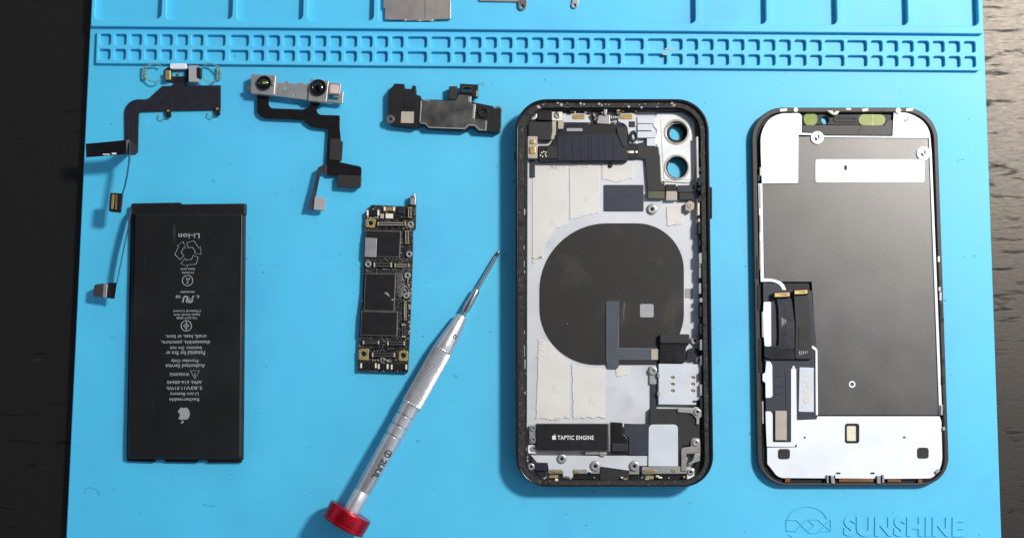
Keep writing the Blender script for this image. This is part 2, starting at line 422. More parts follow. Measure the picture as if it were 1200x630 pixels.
for s, cx, cy, w, h in [('Li-ion', 221.5, 276.3, 25, 6), ('Apple Japan', 220.2, 315, 17.5, 3), ('3110mAh', 220.2, 319.4, 14, 2.6), ('MH46584', 219.6, 341.8, 16.5, 2.4),
                        ('(Thailand) Limited', 219.3, 364, 32, 3.2), ('Apple South Asia', 219.2, 368.3, 31, 3.2), ('TIS 2217-2548', 219, 372.3, 24, 2.6),
                        ('crush, heat, or burn.', 217.9, 393.8, 48, 5), ('disassemble, puncture,', 217.6, 400.4, 57, 5.4), ('burning. Do not', 217.6, 407, 37, 5), ('Potential for fire or', 217.2, 413.3, 46, 5),
                        ('Provider Only', 216.4, 422, 32, 5), ('Authorized Service', 217, 428.5, 46, 4.6), ('WARNING', 210.4, 438.2, 23, 3.8), ('APN: 616-00640', 216.2, 447.6, 41, 4),
                        ('3.83V', 227.6, 454.3, 19, 4), ('11.91Wh', 206, 454.5, 21.5, 4), ('Li-ion Battery', 215.8, 460.8, 33.5, 4.8), ('Rechargeable', 215.8, 467.4, 35, 5),
                        ('c', 232, 347.2, 3.2, 3.4), ('us', 208.6, 347.5, 5.5, 3.4), ('PS', 220, 326.6, 4.5, 3), ('E', 219.5, 330.8, 2.2, 3), ('!', 228.4, 438.4, .9, 4.6)]:
    tx.append(text_mesh(s, cx, cy, w, h, ZB, UP + R(.4), .12, .02))
tx.append(text_mesh('\u042fU', 220.6, 350.4, 15, 8.6, ZB, UP, .12, .05, .25))
def strokes(lines, rad=.12, closed=False): return tube_mesh([[P(q[0], q[1], 3.58) for q in ln] for ln in lines], rad*MM, closed, 2)
tx.append(strokes([[(216.8, 453.6), (212.6+4.2, 453.6)], [(217.2, 453.4), (218, 453.4)]], .1))
tx.append(strokes([circ(219.7, 328.6, 6.1, 26), circ(218.3, 381.6, 6.1, 26), [(228.4, 443.4), (223, 434), (233.8, 434)]], .17, True))
tx.append(strokes([[(218.3, 376.2), (218.3, 387)], [(215.2, 381.6), (218.3, 377.6), (221.4, 381.6), (218.3, 385.6), (215.2, 381.6)], [(214.6, 381.6), (222, 381.6)]], .13))
rc = []
for k in range(3):
    a = R(120*k+90)
    def T(x, y): x *= 1.13; y *= 1.22; return (220.7+x*math.cos(a)-y*math.sin(a), 296.5+x*math.sin(a)+y*math.cos(a))
    rc.append([T(4, -9.4), T(11.4, -7.6), T(12.2, 1.2), T(14.2, .4), T(10.8, 7.2), T(5.2, 3), T(7.2, 2.2), T(6.6, -3), T(2.6, -4.4)])
tx.append(strokes(rc, .14, True))
tx += apple(215.4, 486.8, 19.5, ZB, UP)
join('printed_text', tx, PRINT, bat)
fl = sheet('flex_cable', [((154, 244, 2.6), (154.2, 250, 2.4)), ((153.4, 247, 5.6), (153.4, 252, 2.4)), ((150.3, 262, 6.8), (151.3, 262, 2.6)), ((144.8, 288, 7.2), (145.8, 288, 3.4)), ((139.8, 313, 6.8), (140.8, 313, 3.4)), ((136.2, 331, 5.6), (137, 331, 2.6))], .2, SLATEL, bat)
sheet('connector_tail', [((136.6, 331, 5.8), (133.8, 350, 5.0)), ((130, 331, 5.4), (127.8, 349.2, 4.8)), ((124, 332, 4.4), (122.5, 348.6, 4.0))], .25, FLEXD, bat)
cn = plate('connector', [(110.2, 333), (123.5, 331.5), (122, 348.2), (108.8, 346.8)], 2.8, 4.9, DARKST, bat, bev=.3, r=2.5)
plate('bright_edge', [(121.5, 332.2), (126, 332.6), (124.5, 348.8), (120, 348.2)], 4.4, 5.05, STEEL, cn, bev=.2, r=1)

# ================================================================== SENSOR RIBBON (top left)
sr = thing('sensor_ribbon_cable', 'dark grey flex ribbon with clear gasket rings and an upright tail above the battery', 'ribbon cable', 200, 120)
plate('ribbon_sheet', [(190, 100.8), (201, 100.8, 1), (204.2, 97), (204.2, 92), (215.8, 92), (215.8, 97), (221.5, 100.6, 1), (258.7, 100), (258.7, 129), (204.6, 130), (204.6, 128.5), (203.6, 128.5), (203.6, 130), (163, 131.3, 3), (162.3, 150), (161.7, 180.6, 4), (146.4, 181, 2), (145.8, 126, 12), (155, 116.6, 9), (173, 116.4, 3)], .5, .75, FLEX, sr, bev=.05)
join('fold_crease', [pl(rect(201.6, 112, 202.1, 128), .7, .8, bev=.01), pl([(183.5, 119), (198, 106.6), (198.4, 107), (184, 119.5)], .7, .8, bev=.01), pl([(150, 140), (150.4, 140), (151.4, 178), (151, 178)], .7, .8, bev=.01), pl([(154.5, 139), (155, 139), (156, 178), (155.5, 178)], .7, .8, bev=.01)], SLATE, sr)
for cx, sgn in ((181, 1), (246.5, -1)):
    a0 = 70 if sgn > 0 else 110
    ln = [(cx+sgn*11*math.cos(R(t)), 85.5+10.8*math.sin(R(t)), 2.6+.5*math.sin(R(t*2))) for t in range(40, 325, 12)]
    tube('clear_gasket', [ln], .3, CLEAR, sr)
    join('gasket_flange', [pl(rect(cx-sgn*11-3.2, 77, cx-sgn*11+1.2, 93), .6, 1.7, 2)], CLEAR, sr)
plate('sensor_frame', [(192.5, 81), (199, 80), (222, 80), (222, 94), (219, 97), (194, 95.5)], .4, .9, BLACK, sr, holes=[rect(201.5, 82.5, 217.5, 89.5)], bev=.15, r=1)
join('tiny_chip', [pl(rect(207.6, 85.6, 209.6, 87.6), .1, .9)], BRASS, sr)
box('white_module', 199, 74.4, 218.2, 80.8, .6, 2.4, WHITEM, sr, r=1.5, bev=.25)
box('gold_module', 193.6, 82.3, 199.6, 93.3, 1.6, 3.1, GOLD, sr, r=.8, bev=.2)
g = box('grey_module', 221, 76.8, 232.4, 96, 1.0, 3.2, GREYFOAM, sr, r=.8, bev=.15)
plate('black_edge', [(232, 78.5), (235, 80), (235, 90), (232, 92), (230.5, 90.5), (230.5, 79)], 1.0, 3.4, BLACK, sr, bev=.15)
for x, y in ((197, 132.4), (254.5, 130)):
    t = plate('contact_tab', [(x-3.2, y-5), (x+3.4, y-5.4), (x+3.4, y+5), (x-2.6, y+5.6)], 1.0, 1.6, BLACK, sr, bev=.12, r=1)
    ring(x-.2, y-2.6, 1.55, 1.75, 1.5, .5, GOLD, t, 'gold_eyelet')
    tube('clear_loop', [[(x-3, y+5, 1.4), (x-7, y+8, 1.3), (x-11, y+5, 1.2), (x-10, y+1, 1.0)]], .22, CLEAR, sr)
sheet('raised_strip', [((100.5, 168.5, 10.5), (101, 184.4, 10.5)), ((126, 166.2, 11.8), (126, 182.4, 11.6)), ((148, 164, 12.0), (148, 180.6, 11.8)), ((151.6, 163.6, 11.2), (151.6, 180.6, 11.0)), ((152, 163.6, 6), (152, 180.6, 6)), ((152, 163.6, .7), (152, 180.6, .7))], .2, FLEXD, sr)
join('white_mark', [pl(rect(120.5, 180.2, 128.5, 181.4), 11.6, 11.95, bev=.01), pl(rect(131, 179, 136, 181), 11.7, 12.0, bev=.01)], PRINTW, sr)
sheet('standing_strand', [((151.2, 166, 12), (152.2, 176, 9.6)), ((150.4, 188, 12.6), (151.7, 188, 9.8)), ((148.4, 203, 13), (149.7, 203, 10.2)), ((145.9, 216, 12.6), (147.2, 216, 9.8)), ((142.4, 227.5, 11), (143.6, 227.5, 9.2))], .22, FLEXD, sr)
c = plate('connector', [(129, 225.6), (143.6, 226.6), (141, 249.2), (127.2, 247.6)], 9.2, 10.3, BLACK, sr, bev=.2, r=2)
join('contact_row', [pl([(131.2, 227.6), (134, 227.8), (132.4, 245), (129.8, 244.8)], 10.2, 10.5, .6)] + [pl([(135.2-.1*k, 228.6+k*2.5), (137.4-.1*k, 228.7+k*2.5), (137.2-.1*k, 230.2+k*2.5), (135-.1*k, 230.1+k*2.5)], 10.2, 10.5) for k in range(7)], GOLD, c)

# ================================================================== FRONT CAMERA
fc = thing('front_camera_module', 'silver bracket with two round black lenses on a black zigzag flex cable', 'camera module', 345, 150)
ln = plate('flex_cable', [(301.2, 110), (315.2, 110), (315, 126.8, 5), (356, 128.4, 2), (363.8, 124), (363.8, 118), (376, 119), (375, 122), (371, 129), (373.5, 134.6, 3), (398.4, 135.2, 2), (398.2, 150), (399.4, 162), (398.6, 190), (423.8, 195.4, 3), (423.4, 206), (383, 206), (382, 191), (384.4, 151.2, 2), (366, 150, 8), (357.2, 143, 8), (356.5, 141), (308, 138.8, 7), (301, 132.5, 6)], 1.5, 1.8, FLEXD, fc, bev=.06)
for nm, pts, lx, ly, lr in (('camera_housing', [(294, 86.6), (323.4, 88.2), (321.4, 111.8), (293.6, 109.4)], 310, 97.8, 8.6), ('camera_housing', [(363.6, 92.4), (385.4, 94.4), (382.6, 120), (360.6, 118)], 373.4, 103.2, 9.8)):
    h = plate(nm, pts, 1.2, 4.4, STEEL, fc, bev=.25, r=1.5)
    w = P(lx, ly, 4.3); q = lr*PX
    me = lathe_mesh([(q, 0), (q, .9*MM), (q*.9, 1.15*MM), (q*.78, 1.15*MM), (q*.66, .75*MM), (.00001, .7*MM)], 32); me.transform(Matrix.Translation(w))
    bl = link('lens_barrel', me, GLASSB, h)
    me = lathe_mesh([(q*.62, .7*MM), (q*.5, .98*MM), (q*.3, 1.15*MM), (.00001, 1.2*MM)], 24); me.transform(Matrix.Translation(w))
    link('lens_glass', me, LENS, h)
    if lx < 330:
        join('lens_glint', [pl(rect(lx-2.6, ly-2.4, lx+1.8, ly+.8), 5.5, 5.62, .3)], OLIVE, h)  # green glint on the lens, painted as a small olive patch
        join('side_lug', [pl([(289.6, 101.4), (294.2, 101), (294, 106.4), (290.4, 106)], 3.2, 4.2, .6), pl([(lx-10.4, ly-2.5), (lx+10.4, ly-2.2), (lx+10.4, ly+2.2), (lx-10.4, ly+2)], 4.3, 4.9, 1.2)], STEELD, h)
plate('bracket', [(322.8, 96.6), (333, 97.2), (334, 95.2), (337.6, 94.6), (339, 97.4), (348, 98.4), (349, 96.8), (356, 97), (357, 98.8), (362.6, 98), (360.4, 118.4), (357, 116.8), (322, 112.6)], 3.0, 3.5, STEEL, fc, holes=[circ(335.6, 103.8, 1.3, 12), circ(346, 112.2, .9, 8)], bev=.12, r=.8)
fs = plate('flash_housing', [(386, 96.6), (399.8, 98), (398, 111), (384.6, 110)], 1.6, 3.9, STEEL, fc, bev=.2, r=.8)
plate('pink_window', [(387.4, 98.8), (397.6, 99.8), (396.4, 109.6), (386.2, 108.8)], 3.8, 4.05, PINK, fs, bev=.05, r=2)
plate('solder_bracket', [(391, 112), (396, 112), (396.4, 107), (402.6, 107.4), (401.4, 121.4), (384, 119.6), (384.4, 116.4), (396, 117.4), (396.2, 114.4), (391, 113.8)], 1.6, 3.2, STEEL, fc, bev=.2, r=.6)
plate('stiffener', [(387, 162), (397, 163), (401.8, 166), (400.4, 188.4), (385.6, 187)], 1.7, 2.3, CHAR, fc, bev=.1, r=1)
plate('connector_plate', [(395.4, 204.6), (423.4, 206), (422.6, 218), (420.6, 220.4), (395, 218.6)], 1.6, 3.1, CHAR, fc, bev=.2, r=1.5)
sheet('branch_ribbon', [((383, 193.4, 1.7), (383, 204, 1.7)), ((378, 193.4, 2.6), (378.6, 203, 1.8)), ((372.4, 196.6, 3.4), (376.4, 200, 2.0)), ((368.4, 216, 3.8), (372.6, 216, 2.4)), ((363.6, 234, 3.8), (369.4, 233, 2.4)), ((360.2, 244.6, 3.4), (368.6, 246.6, 2.4))], .16, FLEXD, fc)
plate('connector', [(368.6, 230.4), (381.8, 231.6), (380.2, 246.4), (367, 245.6)], 2.2, 3.6, GREYFOAM, fc, bev=.2, r=1)

# ================================================================== EARPIECE SPEAKER
ep = thing('earpiece_speaker', 'black earpiece speaker assembly with a stained steel cover plate', 'speaker', 520, 130)
plate('body', [(455, 108), (462.4, 97.8), (474, 98.4), (474.4, 103.6), (482.6, 104.4), (483, 100), (487.3, 100.4), (488, 110.9), (493.2, 112.4), (494, 116.4), (526.5, 117), (538, 110), (552.6, 110), (553.6, 119.5), (578.5, 124.5), (579, 127), (587.5, 127.5, 2), (587.3, 146.3), (585.3, 155.4, 2), (559.7, 153.9), (556.8, 149.6), (549.6, 149), (546.5, 153), (501.6, 150.9), (497, 147), (490.3, 147.4), (488, 150), (460.2, 147), (455, 143.3)], .4, 3.2, BLACK, ep, holes=[circ(457.6, 139.6, 1.6, 12)], bev=.25, r=1)
cv = plate('cover_plate', [(493.3, 117.4), (534, 118), (537.3, 110.6), (552.6, 111), (552, 120.7), (557.4, 122.2), (556, 139.6), (571, 141), (570, 153), (561, 152.2), (556.8, 147.2), (549, 146.6), (544.6, 151), (502.6, 149.4), (498.6, 144.8), (492, 143.6)], 3.1, 3.6, EARM, ep, bev=.18, r=1)
join('bright_lip', [pl([(492, 143.4), (498.8, 144.4), (502.8, 148.6), (544.4, 150), (548.8, 145.8), (556.8, 146.4), (561.2, 151.2), (568.4, 152), (568.8, 141.6), (570.8, 141.6), (570, 153), (560.8, 152.6), (556.4, 147.6), (549.2, 147.2), (544.8, 151.4), (502.4, 149.8), (498.4, 145.6), (492, 144.4)], 3.5, 3.75, bev=.03),
      pl([(554.4, 121.8), (557.4, 122.2), (556, 139.6), (553.4, 139)], 3.5, 3.75, .5), pl([(548.4, 113), (552.4, 113.2), (552, 119.6), (548.6, 119.4)], 3.5, 3.8, .5), pl([(493, 117.4), (494.4, 117.4), (492.6, 143), (491.4, 143)], 3.5, 3.7), pl([(496, 116.8), (503.6, 117.2), (503.4, 118.4), (496, 118)], 3.5, 3.7)], STEEL, cv)
mt = plate('mesh_module', [(539, 98), (560.4, 99), (559.8, 113.8), (553.6, 114.4), (553, 110.6), (538.6, 109.6)], 1.4, 4.2, BLACK, ep, bev=.25, r=1, holes=[rect(542.6, 102.6, 551.6, 106.4)])
join('module_lip', [pl([(540.6, 100.6), (553.4, 101), (553, 108.4), (540.4, 108)], 4.1, 4.4, 1, .08, holes=[circ(547.1, 104.5, 5.2, 16, 2.1)])], CHAR, mt)
join('steel_finger', [pl([(558, 106), (559.6, 106.2), (559.4, 113.4), (557.6, 113)], 4.1, 4.4)], STEEL, mt)
plate('side_block', [(526, 101), (535.6, 101), (536.4, 106), (534, 116.4), (526, 116)], .8, 3.4, CHAR, ep, bev=.2, r=.8)
join('plain_sticker', [pl([(470.4, 130.6), (485.2, 131), (484.6, 144.4), (469.6, 144)], 3.15, 3.28, .4, .02)], TAN, ep)
join('moulded_panel', [pl([(473.8, 118.4), (489.4, 119.4), (489, 126.6), (473.4, 125.8)], 3.1, 3.4, .6, .06)], BLACK, ep)
ring(457.4, 139.6, 2.2, 3.5, 5.0, 1.7, STEELD, ep, 'screw_eyelet')
ring(583.6, 129.4, 1.8, 2.6, 5.0, 2.4, STEELD, ep, 'screw_eyelet')
ring(566.4, 131, 3.1, 3.8, 6.6, 3.6, BLACK, ep, 'rubber_boot')
tube('clear_tab', [[(560, 100, 3), (563, 97.8, 3.2), (566, 98.4, 3), (565.6, 101, 2.6)]], .3, CLEAR, ep)

# ================================================================== LOGIC BOARD
lb = thing('logic_board', 'narrow dark circuit board crowded with chips, brass corner pads and connectors', 'circuit board', 452, 340)
plate('board', [(428.4, 250), (435, 239.9), (476.8, 241.6), (480.4, 240), (480.9, 229.5), (487.6, 229.5), (487.2, 268.2), (484, 269.5), (483.8, 300), (480.6, 385), (477.9, 436.2), (419.2, 434.4), (422, 364), (425, 340)], .5, 1.9, PCB, lb, bev=.1, r=.6, holes=[circ(434.3, 261.4, 2.6, 14), circ(426, 414.4, 3, 14), circ(472.5, 416.4, 3, 14)])
join('antenna_spring', [pl([(481, 229), (487.4, 229.4), (487, 240), (480.6, 239.6)], 1.9, 3.2, 1, .2), pl([(483, 226.4), (486.6, 226.6), (486.4, 231), (482.8, 230.8)], 2.6, 3.8, 1, .2)], STEEL, lb)
def chip(pts, z1, rim=True):
    if rim:
        cx = sum(p[0] for p in pts)/4; cy = sum(p[1] for p in pts)/4
        b = plate('chip_package', [(cx+(p[0]-cx)*1.0+(1.0 if p[0] > cx else -1.0), cy+(p[1]-cy)+(1.0 if p[1] > cy else -1.0)) for p in pts], 1.8, z1-.1, STEELD, lb, bev=.08, r=.8)
        plate('chip_top', pts, z1-.2, z1, CHIP, b, bev=.05, r=.6)
        return b
    return plate('chip_package', pts, 1.8, z1, CHIP, lb, bev=.06, r=.5)
chip([(429.6, 270.6), (469, 271.6), (467.6, 300.4), (428.2, 299.6)], 2.9)
plate('shield_can', [(428, 278.2), (441.6, 279), (440.8, 301.4), (427.2, 300.8)], 2.7, 3.2, STEEL, lb, bev=.12, r=.8)
bc = chip([(429, 320.8), (463, 321.4), (461, 363.6), (427.2, 362.8)], 2.9)
join('chipped_glint', [pl([(450, 343), (453, 341.8), (455.4, 344.6), (456.4, 347.4), (453.4, 345.4)], 2.85, 2.96, .3, .02), pl([(459, 350), (461.6, 349.8), (460.6, 352.4), (458.6, 351.6)], 2.85, 2.96, .3, .02)], STEEL, bc)  # chip damage, its glint put in as bright steel patches
chip([(424.6, 365), (465.2, 366), (464.4, 392.8), (423, 391.8)], 3.1)
for pts, hx, hy, hr in (([(428.6, 255.8), (440, 256.4), (439, 266.8), (428.2, 266.2)], 434.3, 261.4, 2.7), ([(420.4, 408.6), (432, 408), (432, 421.8), (420, 421)], 426, 414.4, 3.1), ([(467.2, 412), (470.5, 410), (475, 410), (478.4, 412), (477.9, 423), (467, 422.2)], 472.5, 416.4, 3.1)):
    plate('corner_pad', pts, 1.7, 2.25, GOLD, lb, holes=[circ(hx, hy, hr, 16)], bev=.1, r=1.6)
def conn(x0, y0, x1, y1, m=TAN):
    o = box('connector_socket', x0, y0, x1, y1, 1.8, 2.7, BLACK, lb, r=.8, bev=.1)
    if x1-x0 > y1-y0:
        ym = (y0+y1)/2; t = (y1-y0)*.3
        meshes = [pl(rect(x0+3.2, ym-t, x1-3.2, ym-t+.8), 2.6, 2.9, bev=.03), pl(rect(x0+3.2, ym+t-.8, x1-3.2, ym+t), 2.6, 2.9, bev=.03)]
        e = [pl(rect(x0+.4, y0+.5, x0+2.2, y1-.5), 2.6, 2.95, .6, .05), pl(rect(x1-2.2, y0+.5, x1-.4, y1-.5), 2.6, 2.95, .6, .05)]
    else:
        xm = (x0+x1)/2; t = (x1-x0)*.3
        meshes = [pl(rect(xm-t, y0+2.6, xm-t+.8, y1-2.6), 2.6, 2.9, bev=.03), pl(rect(xm+t-.8, y0+2.6, xm+t, y1-2.6), 2.6, 2.9, bev=.03)]
        e = [pl(rect(x0+.5, y0+.4, x1-.5, y0+2), 2.6, 2.95, .6, .05), pl(rect(x0+.5, y1-2, x1-.5, y1-.4), 2.6, 2.95, .6, .05)]
    join('contact_row', meshes, STEELD if m is TAN else TAN, o); join('end_clip', e, TAN if m is TAN else GOLD, o)
conn(441.7, 259.4, 476, 265, BRASS); conn(437.4, 306.8, 459.6, 313.4); conn(461.6, 308, 480, 313.8, BRASS)
conn(424.6, 398.4, 444.8, 403.6); conn(453.2, 399, 475, 405); conn(435.4, 412.4, 463.4, 418.6)
conn(472.6, 352, 477, 375.4, BRASS); conn(470, 379, 475.8, 395.4); conn(477.2, 242.2, 483.2, 255.6, BRASS); conn(473.8, 270, 480, 285.8, BRASS)
for x, y in ((481, 262.8), (479.4, 297.6), (431.2, 309.4), (477.4, 322.5), (476, 345.9)):
    ring(x, y, 1.8, 2.8, 3.7, 1.5, STEEL, lb, 'standoff_ring')
for x0, y0, x1, y1 in ((429.8, 246.2, 444.2, 252.4), (449.8, 242.4, 462.6, 246.8)):
    o = box('capacitor', x0, y0, x1, y1, 1.8, 2.5, CHIP if x0 < 440 else BRASS, lb, r=.5)
    join('end_cap', [pl(rect(x0-.2, y0-.2, x0+2, y1+.2), 1.8, 2.6, .4), pl(rect(x1-2, y0-.2, x1+.2, y1+.2), 1.8, 2.6, .4)], CREAM, o)
box('crystal_can', 445.6, 250.2, 449.6, 255.8, 1.8, 2.5, TAN, lb, r=.4); box('crystal_can', 451.9, 250.2, 460.4, 255.8, 1.8, 2.6, CREAM, lb, r=.5)
box('chip_package', 466, 242.8, 474, 250, 1.8, 2.5, NAVY, lb, r=.3)
for x0, y0, x1, y1 in ((422.4, 425, 441, 431.4), (443, 425.8, 454.8, 432.4), (458.2, 426.4, 476.8, 433)):
    o = box('spring_contact', x0, y0, x1, y1, 1.8, 2.5, CHIP, lb, r=.6)
    join('end_cap', [pl(rect(x0-.2, y0+.4, x0+1.7, y1-.4), 2.3, 2.7, .5), pl(rect(x1-1.7, y0+.4, x1+.2, y1-.4), 2.3, 2.7, .5)], CREAM, o)
# soldered specks too many to count
free = [(466, 302, 482, 322), (465, 322, 473, 362), (467, 366, 471, 394), (424, 302, 436, 306), (437, 302, 466, 306), (425, 314, 480, 319), (446, 398, 453, 406), (424, 394, 470, 398), (433, 405, 466, 412), (464, 413, 467, 424), (445, 247, 480, 251), (461, 251, 476, 259), (441, 266, 472, 270), (469, 286, 478, 300), (470, 325, 482, 350), (478, 350, 481, 395), (433, 419, 466, 424), (470, 262, 486, 268), (428, 253, 445, 256)]
sm = []
for x0, y0, x1, y1 in free:
    for k in range(int((x1-x0)*(y1-y0)/8)+1):
        x, y = random.uniform(x0, x1-1), random.uniform(y0, y1-1); a, b = random.choice([(1.6, .9), (.9, 1.6), (1.1, 1.1), (2.2, 1.2)])
        sm.append(pl(rect(x, y, x+a, y+b), 1.8, 2.2+random.random()*.25, bev=.03))
h = len(sm)//2
o = join('soldered_components', sm[:h], STEELD, lb); o['kind'] = 'stuff'
o = join('soldered_components', sm[h:h+h//2], BLACK, lb); o['kind'] = 'stuff'
o = join('soldered_components', sm[h+h//2:], TAN, lb); o['kind'] = 'stuff'
plate('solder_smear', [(465.4, 320), (470, 317), (472.6, 330), (472, 348), (467, 349), (464.6, 338)], 1.85, 2.05, STEELD, lb, bev=.08, r=2)

# ================================================================== SCREWDRIVER
sd = thing('precision_screwdriver', 'slim silver screwdriver with spiral grip and red round cap, lying diagonally', 'screwdriver', 495, 450)
T0, T1 = P(585.5, 293, 1.1), P(401.5, 616, 8.9)
AX = (T1-T0); LEN = AX.length; AXN = AX.normalized()
q = Vector((0, 0, 1)).rotation_difference(AXN).to_matrix().to_4x4()
TR = Matrix.Translation(T0) @ q
K = LEN/math.hypot(585.5-401.5, 616-293)          # metres per photograph pixel along the shank
def turned(name, prof, mat_, n=32, rfun=None, parent=sd):
    me = lathe_mesh([(max(r, .05)*PX*.985, s*K) for s, r in prof], n, rfun); me.transform(TR)
    return link(name, me, mat_, parent)
def bitfun(r, z, a): return r*(1-.16*(abs(math.sin(2*a)) if z < 9*K else 0))
turned('bit_shaft', [(9, 2.0), (30, 2.1), (55, 2.3), (55.5, 3.6), (57, 4.2), (82, 4.5), (84, 3.9), (85.5, 3.0), (87.5, 3.0), (88, 3.7), (89.5, 3.7), (90, 3), (92.5, 3)], BIT, 24, bitfun)
turned('bit_tip', [(0, .7), (1.5, 1.3), (5, 1.9), (9.2, 2.0)], SHELL, 24, bitfun)
turned('nose_cone', [(91.5, 5.6), (92, 6.5), (93, 6.9), (128, 11.2), (132, 11.6), (138, 11.7)], ALU)
def knurl(r, z, a):
    if not 139.5*K < z < 211.5*K: return r
    t = .5+.5*math.cos(22*(a - z/K*.030)); return r - .42*MM*(1-t)**1.2
turned('spiral_grip', [(137.5, 11.6), (138.5, 12.1), (140, 12.2)] + [(140+72*k/60, 12.2) for k in range(1, 60)] + [(212, 12.2), (213, 11.9), (214, 11.4)], ALU, 308, knurl)
pr = [(213, 11.3)]
s = 216
for k in range(3):
    pr += [(s, 11.3-.2*k), (s+10, 11.2-.2*k), (s+10.4, 9.9-.2*k), (s+12, 9.9-.2*k), (s+12.4, 11.1-.2*k)]; s += 13.5
pr += [(262, 10.6), (325, 9.6), (326, 8.9), (327, 8.9), (328, 9.5), (353, 9.3)]
bd = turned('handle_body', pr, ALU)
cp = turned('red_cap', [(351.5, 8), (352, 25), (352.6, 25.6), (354, 26), (366, 26), (366.6, 25.4), (368.2, 25.4), (368.8, 26), (371, 26), (372, 25.2), (373, 22), (374, .1)], RED, 64)
# printing wrapped on the handle
side = AXN.cross(Vector((0, 0, 1))).normalized(); upv = side.cross(AXN).normalized()
if upv.z < 0: upv = -upv
def wrap(me, s0, sc, v0):
    b_ = bmesh.new(); b_.from_mesh(me); bmesh.ops.triangulate(b_, faces=b_.faces[:])
    for _ in range(4):
        lg = [e for e in b_.edges if e.calc_length() > .12]
        if not lg: break
        bmesh.ops.subdivide_edges(b_, edges=lg, cuts=1); bmesh.ops.triangulate(b_, faces=b_.faces[:])
    b_.to_mesh(me); b_.free()
    for v in me.vertices:
        s = s0+v.co.x*sc
        r = (10.6-(s-262)*1.0/63)*PX*.985+.00005; a = v0+v.co.y*sc*PX/r
        v.co = T0+AXN*(s*K)+upv*(r*math.cos(a))-side*(r*math.sin(a))*SGN
    return me
SGN = 1
def flat_text(body):
    cu = bpy.data.curves.new('f', 'FONT'); cu.body = body; cu.size = 1; cu.offset = .045; cu.resolution_u = 3
    o = bpy.data.objects.new('f', cu); me = bpy.data.meshes.new_from_object(o); bpy.data.objects.remove(o); bpy.data.curves.remove(cu)
    ym = (min(v.co.y for v in me.vertices)+max(v.co.y for v in me.vertices))/2
    for v in me.vertices: v.co.y -= ym
    return me
def flat_ring(ro, ri):
    bm = bmesh.new(); n = 32
    A = [bm.verts.new((ro*math.cos(2*math.pi*k/n), ro*math.sin(2*math.pi*k/n), 0)) for k in range(n)]
    B = [bm.verts.new((ri*math.cos(2*math.pi*k/n), ri*math.sin(2*math.pi*k/n), 0)) for k in range(n)]
    for k in range(n): bm.faces.new((A[k], A[(k+1) % n], B[(k+1) % n], B[k]))
    me = bpy.data.meshes.new('r'); bm.to_mesh(me); bm.free(); return me
VA = .52
tme = flat_text('T'); 
for v in tme.vertices: v.co.x -= .3
join('printed_name', [wrap(flat_text('2UUL'), 282, 10.2, VA), wrap(flat_ring(.47, .34), 274.6, 9.8, VA), wrap(tme, 274.6, 8.6, VA)], PRINTD, bd)
# small round mark on the nose
w = T0+AXN*(120*K)
me = flat_ring(.5, .28)
for v in me.vertices:
    a = .5+v.co.y*5*PX/(10.2*PX); r = 10.25*PX*.985
    v.co = T0+AXN*((118+v.co.x*5.5)*K)+upv*(r*math.cos(a)+.0)-side*(r*math.sin(a))
    
link('round_mark', me, PRINTD, sd)

# ================================================================== PHONE HOUSING
ph = thing('phone_housing', 'opened black phone back shell with camera holes, round coil pad and screwed-in modules', 'phone housing', 718, 345)
def outline(i, z=0):
    """frame outline moved i pixels inwards"""
    return [(604+i, 116+i, 37-i*.9), (830.5-i, 116+i, 37-i*.9), (836.5-i, 570-i*.62, 36-i*.9), (604.5+i, 570-i*.62, 36-i*.9)]
O = lambda i: rnd(outline(i), 0, 10)
H1, H2 = circ(792.2, 157.2, 8.8, 32), circ(793.4, 197.6, 11.6, 32)
plate('back_glass', outline(1), .2, .9, GLASSB, ph, holes=[H1, H2], bev=.4)
plate('frame', outline(0), .8, 8.2, SHELL, ph, holes=[O(3.2)], bev=.35)
plate('adhesive_ledge', outline(2.9), 2.0, 7.3, LEDGE, ph, holes=[O(10.2)], bev=.2)
fl_ = plate('inner_wall', outline(10), 2.0, 6.1, INNER, ph, holes=[O(13.0)], bev=.2)
bp_ = plate('back_plate', outline(11), 1.9, 3.0, PLATE, ph, holes=[circ(793.2, 156.4, 12, 32), circ(793.4, 197.2, 13, 32)], bev=.05)
join('side_button', [pl(rect(602.8, 178, 606, 188), 3.5, 5.5, .8, .2)], SHELL, ph)
join('side_button', [pl(rect(831, 219, 834.6, 256), 3.5, 5.5, .8, .2)], SHELL, ph)
# clips and debris along the inside walls
cl = []
for side_, xs in ((0, (611.5, 615)), (1, (817.2, 821))):
    y = 195
    while y < 480:
        hgt = random.uniform(3, 15)
        x = random.uniform(xs[0], xs[0]+1.5)+ (y-150)/420*(3.5 if side_ else 0)
        cl.append((pl(rect(x, y, x+random.uniform(1.6, 3.4), y+hgt), 3, random.uniform(6.2, 7.3), .5), random.random()))
        y += hgt+random.uniform(2, 13)
join('side_clip', [m for m, t in cl if t < .45], STEEL, fl_); join('side_clip', [m for m, t in cl if t >= .45], BLACK, fl_)
plate('side_rail', [(820, 216), (825.6, 216), (829.4, 470), (824, 470)], 2.9, 6.2, BLACK, ph, bev=.15, r=.5)
plate('side_rail', [(614.8, 190), (618.4, 190), (617.6, 495), (614.8, 495)], 2.9, 5.2, BLACK, ph, bev=.15, r=.5)
plate('side_rail', [(815.6, 160), (818.2, 160), (818.8, 213), (816.6, 213)], 2.9, 6.3, STEEL, ph, bev=.15, r=.5)
